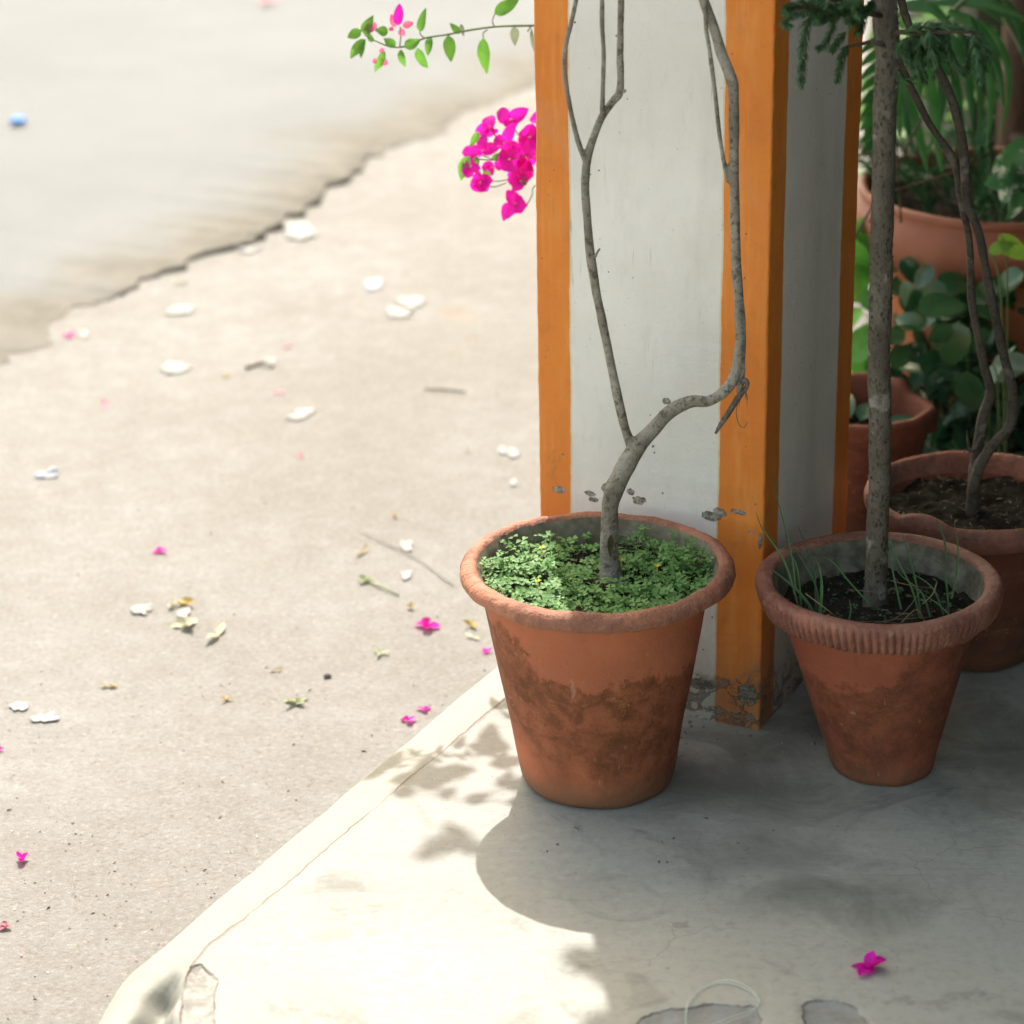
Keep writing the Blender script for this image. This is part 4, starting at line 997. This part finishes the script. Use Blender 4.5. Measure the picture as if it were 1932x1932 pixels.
for (b0, t0, w_, k) in (((933, 27), (982, -6), 26, 0), ((912, 71), (916, 142), 25, 0), ((970, 50), (973, 88), 18, 1), ((1003, 52), (1008, 120), 9, 1), ((846, 66), (851, 123), 24, 0),
                        ((868, 64), (850, 43), 14, 0), ((870, 45), (874, 72), 9, 1), ((792, 60), (801, 17), 18, 0), ((815, 71), (803, 106), 20, 0), ((788, 90), (803, 141), 20, 0), ((764, 90), (792, 72), 22, 0),
                        ((757, 93), (757, 134), 15, 0), ((746, 88), (724, 70), 18, 0), ((726, 96), (702, 146), 16, 0), ((732, 62), (707, 57), 20, 0), ((688, 66), (700, 29), 22, 0),
                        ((682, 58), (650, 72), 20, 0), ((690, 74), (649, 114), 20, 0), ((686, 76), (678, 110), 14, 0), ((705, 78), (690, 62), 12, 0)):
    pleaf(TB, 'leaf', b0, t0, w_, YB+random.uniform(-.01, .01), bl_g if k else bl_m)
for (b0, t0, w_, k) in (((751, 48), (752, 8), 21, 0), ((746, 52), (737, 28), 14, 1), ((760, 50), (779, 42), 15, 1), ((756, 54), (762, 69), 16, 1), ((743, 54), (733, 56), 9, 1),
                        ((706, 57), (683, 47), 19, 0), ((708, 56), (706, 42), 9, 1), ((718, 100), (722, 90), 10, 1), ((718, 112), (732, 122), 16, 1), ((712, 112), (702, 118), 10, 1)):
    pleaf(TB, 'bract', b0, t0, w_, YB+random.uniform(-.012, .012), br_p if k else br_m, 'bract')
YC = 4.03
stam_m = m_plain('pale_stamen', (.35, .16, .12), (.7, .5, .3), 200)
TC = empty('bougainvillea_cluster', atd(1040, 300, YC), 'dense magenta bougainvillea cluster hanging beside the left edge of the pillar', 'branch')
sb = MB()
for pts in ([(1050, 270), (1010, 285), (970, 300), (930, 302), (900, 300)], [(1045, 330), (1008, 352), (1004, 368), (992, 390)], [(1030, 300), (985, 262), (968, 238)], [(965, 270), (940, 260), (925, 245)],
            [(955, 345), (935, 352), (918, 350)], [(995, 335), (965, 338), (935, 342), (915, 338)], [(940, 305), (915, 295), (900, 290)]):
    stem(sb, [(a, b_, 1.2) for a, b_ in pts], YC, 5, 4)
sb.build('stem', stem_green, TC)
def D(cx, cy): return ((1300+cx/1.932)/2.115, (cy/1.932)/2.115)
cl_leaves = [((1180, 1015), (1105, 1135), 15), ((1105, 1205), (988, 1418), 22), ((1160, 1205), (1170, 1290), 12), ((1215, 1320), (1270, 1360), 14), ((1480, 1400), (1560, 1430), 12), ((1300, 1240), (1330, 1175), 14)]
for (a, b_, w_) in cl_leaves: pleaf(TC, 'leaf', D(*a), D(*b_), w_, YC-.01, bl_m)
flow = [  # centre and the outer tips of its bracts (all in one crop's pixels)
 ((1420, 920), [(1290, 855), (1545, 850), (1500, 975), (1400, 985)], 26), ((1265, 985), [(1150, 1015), (1275, 870), (1345, 980), (1275, 1065)], 24),
 ((1200, 1160), [(1010, 1185), (1215, 1050), (1225, 1225), (1340, 1130)], 22), ((1390, 1095), [(1285, 1085), (1420, 970), (1345, 1160)], 20),
 ((1110, 1290), [(1040, 1320), (1130, 1220), (1190, 1300), (1085, 1370)], 20), ((1300, 1290), [(1195, 1290), (1360, 1260), (1250, 1340)], 20),
 ((1190, 1400), [(1120, 1390), (1140, 1475), (1245, 1470), (1265, 1400), (1180, 1340)], 26), ((1450, 1570), [(1415, 1465), (1355, 1690), (1520, 1650), (1535, 1580)], 28),
 ((1430, 1230), [(1340, 1170), (1400, 1120), (1340, 1310), (1380, 1330)], 36), ((1500, 1310), [(1460, 1440), (1380, 1290), (1600, 1360), (1520, 1200), (1575, 1405)], 36),
 ((1560, 1060), [(1490, 1020), (1600, 960), (1500, 1150), (1620, 1180), (1660, 1050)], 36), ((1560, 1220), [(1470, 1190), (1640, 1300), (1620, 1150), (1480, 1290)], 34),
 ((1640, 940), [(1590, 900), (1640, 850), (1700, 960)], 24), ((1430, 1160), [(1380, 1090), (1480, 1090), (1500, 1180), (1400, 1230)], 28), ((1500, 1390), [(1450, 1440), (1400, 1380), (1550, 1400)], 24)]
random.seed(2)
for (c, tips, w_) in flow:
    yy = YC+random.uniform(-.02, .02)
    for t_ in tips:
        pleaf(TC, 'bract', D(*c), D(*t_), 1.18*w_*random.uniform(.9, 1.15), yy, br_m, 'bract', lift=random.uniform(-.6, .6), fold=random.uniform(.1, .5), curl=random.uniform(.1, .5), dyt=random.uniform(-.02, .02))
    p = atd(*D(*c), yy-.008)
    eye_b = MB()
    for k in range(1):
        q = p+Vector((random.uniform(-.004, .004), -.006, random.uniform(-.003, .005))); eye_b.tube([p, q], [.0010, .0015], 5)
    eye_b.build('stamen', stam_m, TC)

# leaves of the same bougainvillea higher up: their shadows fall on the sunny corner of the porch
TO = empty('bougainvillea_branch', at(900, 1440, 0)+SUNV*(1.45/SUNV.z), 'bougainvillea branch with larger leaves overhead, throwing leaf shadows beside the front pot', 'branch')
so_ = MB(); random.seed(12); lastp = None
for (px, py, h, L, a) in ((712, 1432, 1.3, .075, 40), (742, 1418, 1.32, .06, 60), (760, 1470, 1.3, .07, 200), (800, 1448, 1.28, .065, 90), (836, 1462, 1.25, .085, 10), (870, 1455, 1.26, .07, -10), (812, 1490, 1.27, .055, -80),
                          (850, 1500, 1.25, .055, -60), (925, 1385, 1.2, .06, 80), (938, 1410, 1.2, .085, -30), (905, 1412, 1.2, .05, 160), (962, 1437, 1.2, .06, 0), (955, 1470, 1.25, .045, 70), (905, 1505, 1.25, .045, 20),
                          (975, 1478, 1.2, .04, 60), (975, 1515, 1.2, .04, -60), (770, 1495, 1.3, .05, -20), (840, 1590, 2.0, .07, 30), (860, 1575, 2.0, .07, 120), (815, 1610, 2.0, .05, 0), (880, 1600, 2.0, .06, 200), (1100, 1800, 2.2, .06, 10), (1130, 1815, 2.2, .09, -20), (1165, 1850, 2.2, .09, -60), (1150, 1925, 2.2, .08, 30)):
    p = at(px, py, 0)+SUNV*(h/SUNV.z); mb = MB(); an = R(a)
    d = Vector((math.cos(an), math.sin(an), -.3)); mb.leaf(p-d*L*.5, d, (random.uniform(-.3, .3), .6, 1), L, L*.62, 'point', .25, .2, 8, wob=.1)
    mb.build('leaf', bl_m, TO)
    if lastp is not None: so_.tube([lastp, (lastp+p)/2+Vector((0, 0, .01)), p], .0012, 5)
    lastp = p
so_.build('stem', stem_green, TO)

# ================================================================== SMALL THINGS ON THE GROUND
random.seed(77)
def crumple(mb, c, size, n_=3, flat=.5, shape='bract', spread=6.283, a0=None, wr=.85, fold=.5):
    a0 = random.uniform(0, 6.28) if a0 is None else a0
    for k in range(n_):
        a = a0+k*spread/n_+random.uniform(-.3, .3)
        d = Vector((math.cos(a), math.sin(a), random.uniform(.1, .9)*(1-flat)))
        mb.leaf(c+Vector((0, 0, .002)), d, (random.uniform(-.3, .3), random.uniform(-.3, .3), 1), size*random.uniform(.8, 1.15), size*wr, shape, random.uniform(-.3, .35) or .1, fold, 7, wob=.35)
def px2m(px, y=4.3): return px/FPX*math.sqrt(y*y+CH*CH)
paper_m = m_plain('white_scrap', (.36, .36, .34), (.50, .50, .48), 30, .7, .001, .2)
bluepaper = m_plain('blue_white_scrap', (.42, .46, .58), (.55, .57, .60), 30, .7, .001, .2)
yel_m = m_leaf('dry_yellow_leaf', (.42, .30, .07), (.55, .44, .14), .7, .2, 90)
grn_m = m_leaf('wilted_green_leaf', (.30, .34, .18), (.45, .48, .30), .7, .2, 90)
tan_m = m_leaf('tan_leaf', (.46, .33, .15), (.55, .42, .22), .7, .2, 90)
pale_m = m_leaf('pale_dry_leaf', (.50, .47, .32), (.62, .58, .42), .7, .2, 90)
dead_m = m_plain('old_twig', (.22, .20, .16), (.32, .29, .24), 60)
fade_m = m_leaf('faded_bract', (.80, .28, .40), (.82, .38, .48), .6, .4, 80)
dull_m = m_leaf('withered_bract', (.40, .10, .16), (.55, .22, .28), .7, .2, 80)
PG, WG, LG = 'fallen magenta bougainvillea bracts', 'white scraps on the ground', 'dry leaves on the dirt'
def petal(px, py, wpx, label, mat=br_m, n_=3, flat=.45, z=ZG, grp=PG, name='fallen_bract', cat='petal'):
    c = at(px, py, z); mb = MB(); s = px2m(wpx, c.y)*.5
    crumple(mb, c, s, n_, flat); o = mb.build(name, mat, None, loc=c); tag(o, label, cat, grp); return o
petal(131, 636, 27, 'small magenta bract lying against the ragged road edge beside a white scrap')
petal(198, 767, 38, 'flat pale pink petal on the dirt below the road edge, left of the white scraps', fade_m, 2, .95)
petal(528, 743, 22, 'tiny faint pink petal on the dirt just above the white oval scrap', fade_m, 2, .9)
petal(543, 655, 22, 'tiny faint pink petal above the brown twig in the middle of the dirt', fade_m, 2, .9)
petal(303, 1042, 32, 'bright magenta bract alone on the dirt, upper left of the yellow leaf heap')
petal(806, 1184, 58, 'largest magenta bract on the dirt, spread wide left of the front pot', n_=4)
petal(917, 1231, 26, 'magenta bract half hidden behind the left side of the front pot')
petal(802, 1340, 34, 'upper of two magenta bracts tucked against the porch edge')
petal(770, 1362, 38, 'lower of two magenta bracts tucked against the porch edge')
petal(42, 1624, 42, 'upright magenta bract casting a shadow at the lower left of the dirt', flat=.1)
petal(0, 1417, 22, 'magenta bract cut by the left border, beneath the white shells')
petal(10, 1752, 34, 'withered dull pink bract by the left border, below the upright magenta one', dull_m)
petal(43, 1805, 16, 'tiny pale pink petal near the bottom left of the dirt', fade_m, 1, .9)
petal(254, 1812, 16, 'tiny pink petal next to the worn porch corner', fade_m, 1, .9)
petal(568, 862, 26, 'small dark red petal on the dirt below the white oval scrap', dull_m, 2, .9)
petal(505, 4, 40, 'blurred pink petal on the road at the top border', fade_m, 3, .6, ZG+.022)
petal(1643, 1828, 80, 'crumpled dark magenta bract lying alone on the shaded porch floor', br_m, 5, -.9, .0)

def scrap(px, py, w_, h_, label, mat=paper_m, ang=0.0, z=ZG, name='white_scrap', cat='scrap', grp=WG, lobes=0.30, lift=.10):
    c = at(px, py, z); c2 = at(px+w_/2, py, z); c3 = at(px, py-h_/2, z)
    rx, ry = (c2-c).length*.82, (c3-c).length*.82; mb = MB(); n_ = 36; k0 = random.uniform(0, 50); rows = []
    for j in range(5):
        row = []
        for i in range(n_):
            a = 2*math.pi*i/n_; r = (1+lobes*noise.noise(Vector((math.cos(a)*1.6, math.sin(a)*1.6, k0)))*2.2+.16*noise.noise(Vector((math.cos(a)*5, math.sin(a)*5, k0))))*j/4
            sq = 1/max(abs(math.cos(a)), abs(math.sin(a)))**.45
            x, y = rx*r*sq*math.cos(a)*.9, ry*r*sq*math.sin(a)*.9
            x, y = x*math.cos(ang)-y*math.sin(ang), x*math.sin(ang)+y*math.cos(ang)
            row.append(c+Vector((x, y, .002+lift*rx*max(0, noise.noise(Vector((x/rx*1.2, y/ry*1.2, k0+3))))+.10*rx*abs(noise.noise(Vector((x/rx*3.5, y/ry*3.5, k0+8)))))))
        rows.append(row)
    mb.grid(rows, True); o = mb.build(name, mat, None, loc=c, solid=.0006); tag(o, label, cat, grp)
scrap(465, 470, 58, 22, 'white scrap on the ragged road edge, left of the larger one', ang=.1)
scrap(563, 438, 78, 34, 'large cream white scrap on the road edge, farthest up', ang=.2)
scrap(705, 538, 50, 24, 'bluish white scrap upper left of the jagged white piece', bluepaper)
scrap(775, 572, 56, 26, 'upper half of the jagged white piece near the pillar', ang=.2)
scrap(752, 592, 64, 22, 'lower half of the jagged white piece near the pillar')
scrap(337, 587, 66, 25, 'oblong white scrap just below the dark crumbled road edge')
scrap(330, 697, 60, 27, 'oblong white scrap right of the flat pink petal, lower of two')
scrap(566, 785, 46, 26, 'white oval scrap in the middle of the dirt, beneath a tiny pink petal', ang=-.3)
scrap(508, 686, 30, 20, 'small white scrap on the brown twig')
scrap(90, 898, 62, 14, 'thin rolled white and blue scrap at the left of the dirt', bluepaper, .25, lift=.6)
scrap(766, 1032, 34, 24, 'small white oval scrap upper left of the front pot')
scrap(768, 1088, 34, 18, 'small white scrap below the oval one, left of the front pot')
scrap(968, 857, 26, 22, 'right one of two tiny white petals near the pillar foot')
scrap(948, 850, 20, 20, 'left one of two tiny white petals near the pillar foot')
scrap(968, 912, 22, 14, 'tiny white scrap beneath the pair near the pillar foot')
scrap(267, 1153, 44, 22, 'white scrap left of the yellow leaf heap', lift=.5)
scrap(158, 633, 22, 18, 'white bit touching the magenta bract at the road edge')
scrap(38, 1336, 46, 20, 'rounded white shell piece, upper of the pair at the left')
scrap(85, 1357, 56, 22, 'angular white shell piece, lower of the pair at the left', ang=.15)
scrap(347, 1158, 30, 24, 'white scrap under the crumpled yellow leaves')

def dry(px, py, wpx, label, mat, n_=2, flat=.5, wr=.6, z=ZG, fold=.5):
    c = at(px, py, z); mb = MB(); s = px2m(wpx, c.y)*.55; crumple(mb, c, s, n_, flat, 'point', math.pi*2, None, wr, fold)
    tag(mb.build('dry_leaf', mat, None, loc=c), label, 'leaf', LG)
dry(420, 712, 30, 'small yellow leaf left of the brown twig', yel_m, 1)
dry(350, 1142, 46, 'bright yellow crumpled leaf on top of the heap', yel_m, 3, .1, .8)
dry(350, 1182, 60, 'pale crumpled leaf at the bottom of the heap', pale_m, 3, .5, .8)
dry(326, 1145, 34, 'pale leaf at the left of the yellow heap', pale_m, 2, .4, .8)
dry(412, 1200, 78, 'long pale leaf right beside the yellow heap', pale_m, 2, .6, .45)
dry(205, 1296, 40, 'tan curled leaf left of centre on the lower dirt', tan_m, 2, .5, .7)
dry(427, 1322, 28, 'small tan leaf stub right of the tan curled leaf', tan_m, 3, .3)
dry(558, 1328, 52, 'yellow green curled leaf near the porch edge', grn_m, 4, .3, .55)
dry(717, 1235, 44, 'curled olive leaf below the largest magenta bract', grn_m, 3, .5, .4)
dry(775, 1149, 26, 'tiny brown leaf above the largest magenta bract', tan_m, 4, .1, .6)
dry(888, 1182, 36, 'yellow olive leaf close to the left side of the front pot', yel_m, 3, .3)
dry(893, 1205, 32, 'pale leaf just below the yellow olive one by the front pot', pale_m, 2, .7)
dry(686, 1044, 40, 'faint yellow leaf upper left of the front pot', tan_m, 2, .7, .5)
dry(521, 1267, 28, 'small faint leaf above the yellow green curled one', tan_m, 2, .7, .5)
dry(338, 537, 34, 'pale yellow leaf fragment above the oblong white scrap', pale_m, 2, .7)
dry(883, 852, 18, 'tiny green leaf left of the two tiny white petals', grn_m, 2, .2)
dry(745, 975, 24, 'tiny tan leaf upper left of the small white oval scrap', tan_m, 2, .6)
dry(1065, 1660, 4, 'tiny brown flake on the shaded porch floor below the front pot', dead_m, 2, .3, z=0) if False else None
c = at(690, 1098, ZG); mb = MB(); crumple(mb, c, .018, 4, .5, 'point', 6.28, None, .8)
mb.tube([c, at(720, 1112, ZG)+Vector((0, 0, .006)), at(752, 1126, ZG)+Vector((0, 0, .003))], [.0022, .002, .0016], 6)
tag(mb.build('wilted_sprig', grn_m, None, loc=c), 'pale green wilted sprig with its stalk pointing at the front pot', 'sprig')
def twig(pts, r, label, y=ZG):
    P_, _ = spline([(at(a, b_, ZG)+Vector((0, 0, .004)), 1) for a, b_ in pts], 4); mb = MB(); mb.tube(P_, r, 6, rough=.2)
    tag(mb.build('twig', dead_m, None, loc=P_[0]), label, 'twig', 'twigs on the dirt')
twig([(465, 697), (485, 690), (500, 688), (515, 694)], .0045, 'short brown twig beneath the small white scrap')
twig([(800, 737), (838, 738), (878, 742)], .0022, 'straight grey twig lying left of the pillar')
twig([(680, 1005), (740, 1035), (790, 1060), (855, 1108)], .0010, 'long thin stalk running to the left rim of the front pot')
c = at(618, 1279, ZG); mb = MB()
mb.lathe([(.0005, 0), (.0042, .001), (.0056, .003), (.004, .006), (.0005, .007)], c, 12, lambda r, z, a, i: (r*(1+.2*math.sin(a*2+1)), z))
tag(mb.build('pebble', m_plain('dark_stone', (.08, .08, .075), (.14, .14, .13), 90), None, loc=c), 'single dark pebble above the yellow green curled leaf', 'pebble')
c = at(34, 230, ZG+.02); mb = MB(); mb.lathe([(.0005, .011), (.018, .011), (.021, .007), (.022, 0), (.021, 0)], c, 24)
tag(mb.build('bottle_cap', m_plain('blue_plastic', (.03, .22, .66), (.05, .28, .75), 30, .4, .0002), None, loc=c), 'small blue bottle cap alone on the far road', 'bottle cap')

# nylon string loop on the porch floor
mb = MB()
for off in (0, 1):
    lp = [(1298, 1975), (1294, 1932), (1300, 1896), (1330, 1866), (1372, 1857), (1412, 1872), (1430, 1895), (1415, 1914), (1380, 1928), (1335, 1944)]
    P_, _ = spline([(at(a+off*random.uniform(-3, 3), b_+off*random.uniform(-3, 3), .0)+Vector((0, 0, .002+.003*off*abs(math.sin(i)))), 1) for i, (a, b_) in enumerate(lp)], 8)
    mb.tube(P_, .0004, 6)
tag(mb.build('string', m_plain('pale_nylon', (.55, .66, .60), (.68, .76, .70), 200, .4, .0002), None, loc=at(1360, 1900, 0)), 'pale looped nylon string on the porch floor at the bottom border', 'string')

# loose grit: too small and many to count
gr = MB(); random.seed(88)
for k in range(3600):
    px, py = random.uniform(-30, 1010), random.uniform(430, 1960)
    p = at(px, py, ZG); u_, v_ = uv(p)
    if v_ > -.01: continue
    if random.random() > .45+.8*noise.noise(p*3): continue
    s = random.choice([.0009, .0012, .0016, .0024])*random.uniform(.7, 1.3)
    v = [gr.vert(p+Vector((random.uniform(-1, 1)*s*1.6, random.uniform(-1, 1)*s*1.6, random.uniform(0, .4)*s))) for _ in range(3)]+[gr.vert(p+Vector((0, 0, s)))]
    mi = 1 if random.random() < .35 else 0
    for f in ((0, 1, 3), (1, 2, 3), (2, 0, 3)): gr.face([v[i] for i in f], mi)
tag(gr.build('gravel', [m_plain('grit_pale', (.42, .36, .28), (.55, .5, .42), 20), m_plain('grit_dark', (.16, .13, .10), (.24, .2, .15), 20)], smooth=False), 'fine grit scattered over the dirt', 'grit', kind='stuff')
fg = MB()
for k in range(170):
    px, py = random.gauss(1290, 200), random.uniform(1340, 1660)
    if k < 70: px, py = random.uniform(1285, 1560), random.uniform(1350, 1430)
    p = at(px, py, 0); u_, v_ = uv(p)
    if v_ < .1: continue
    if (p-C1).length < .11 or (p-C2).length < .085: continue
    s = random.choice([.0008, .001, .0015, .0026])*random.uniform(.7, 1.2)
    v = [fg.vert(p+Vector((random.uniform(-1, 1)*s*1.8, random.uniform(-1, 1)*s*1.8, random.uniform(0, .3)*s))) for _ in range(3)]+[fg.vert(p+Vector((0, 0, s*1.3)))]
    for f in ((0, 1, 3), (1, 2, 3), (2, 0, 3)): fg.face([v[i] for i in f])
tag(fg.build('crumbs', m_plain('crumb_soil', (.10, .08, .06), (.34, .3, .24), 300), smooth=False), 'dark crumbs of soil and plaster along the pillar foot', 'crumbs', kind='stuff')
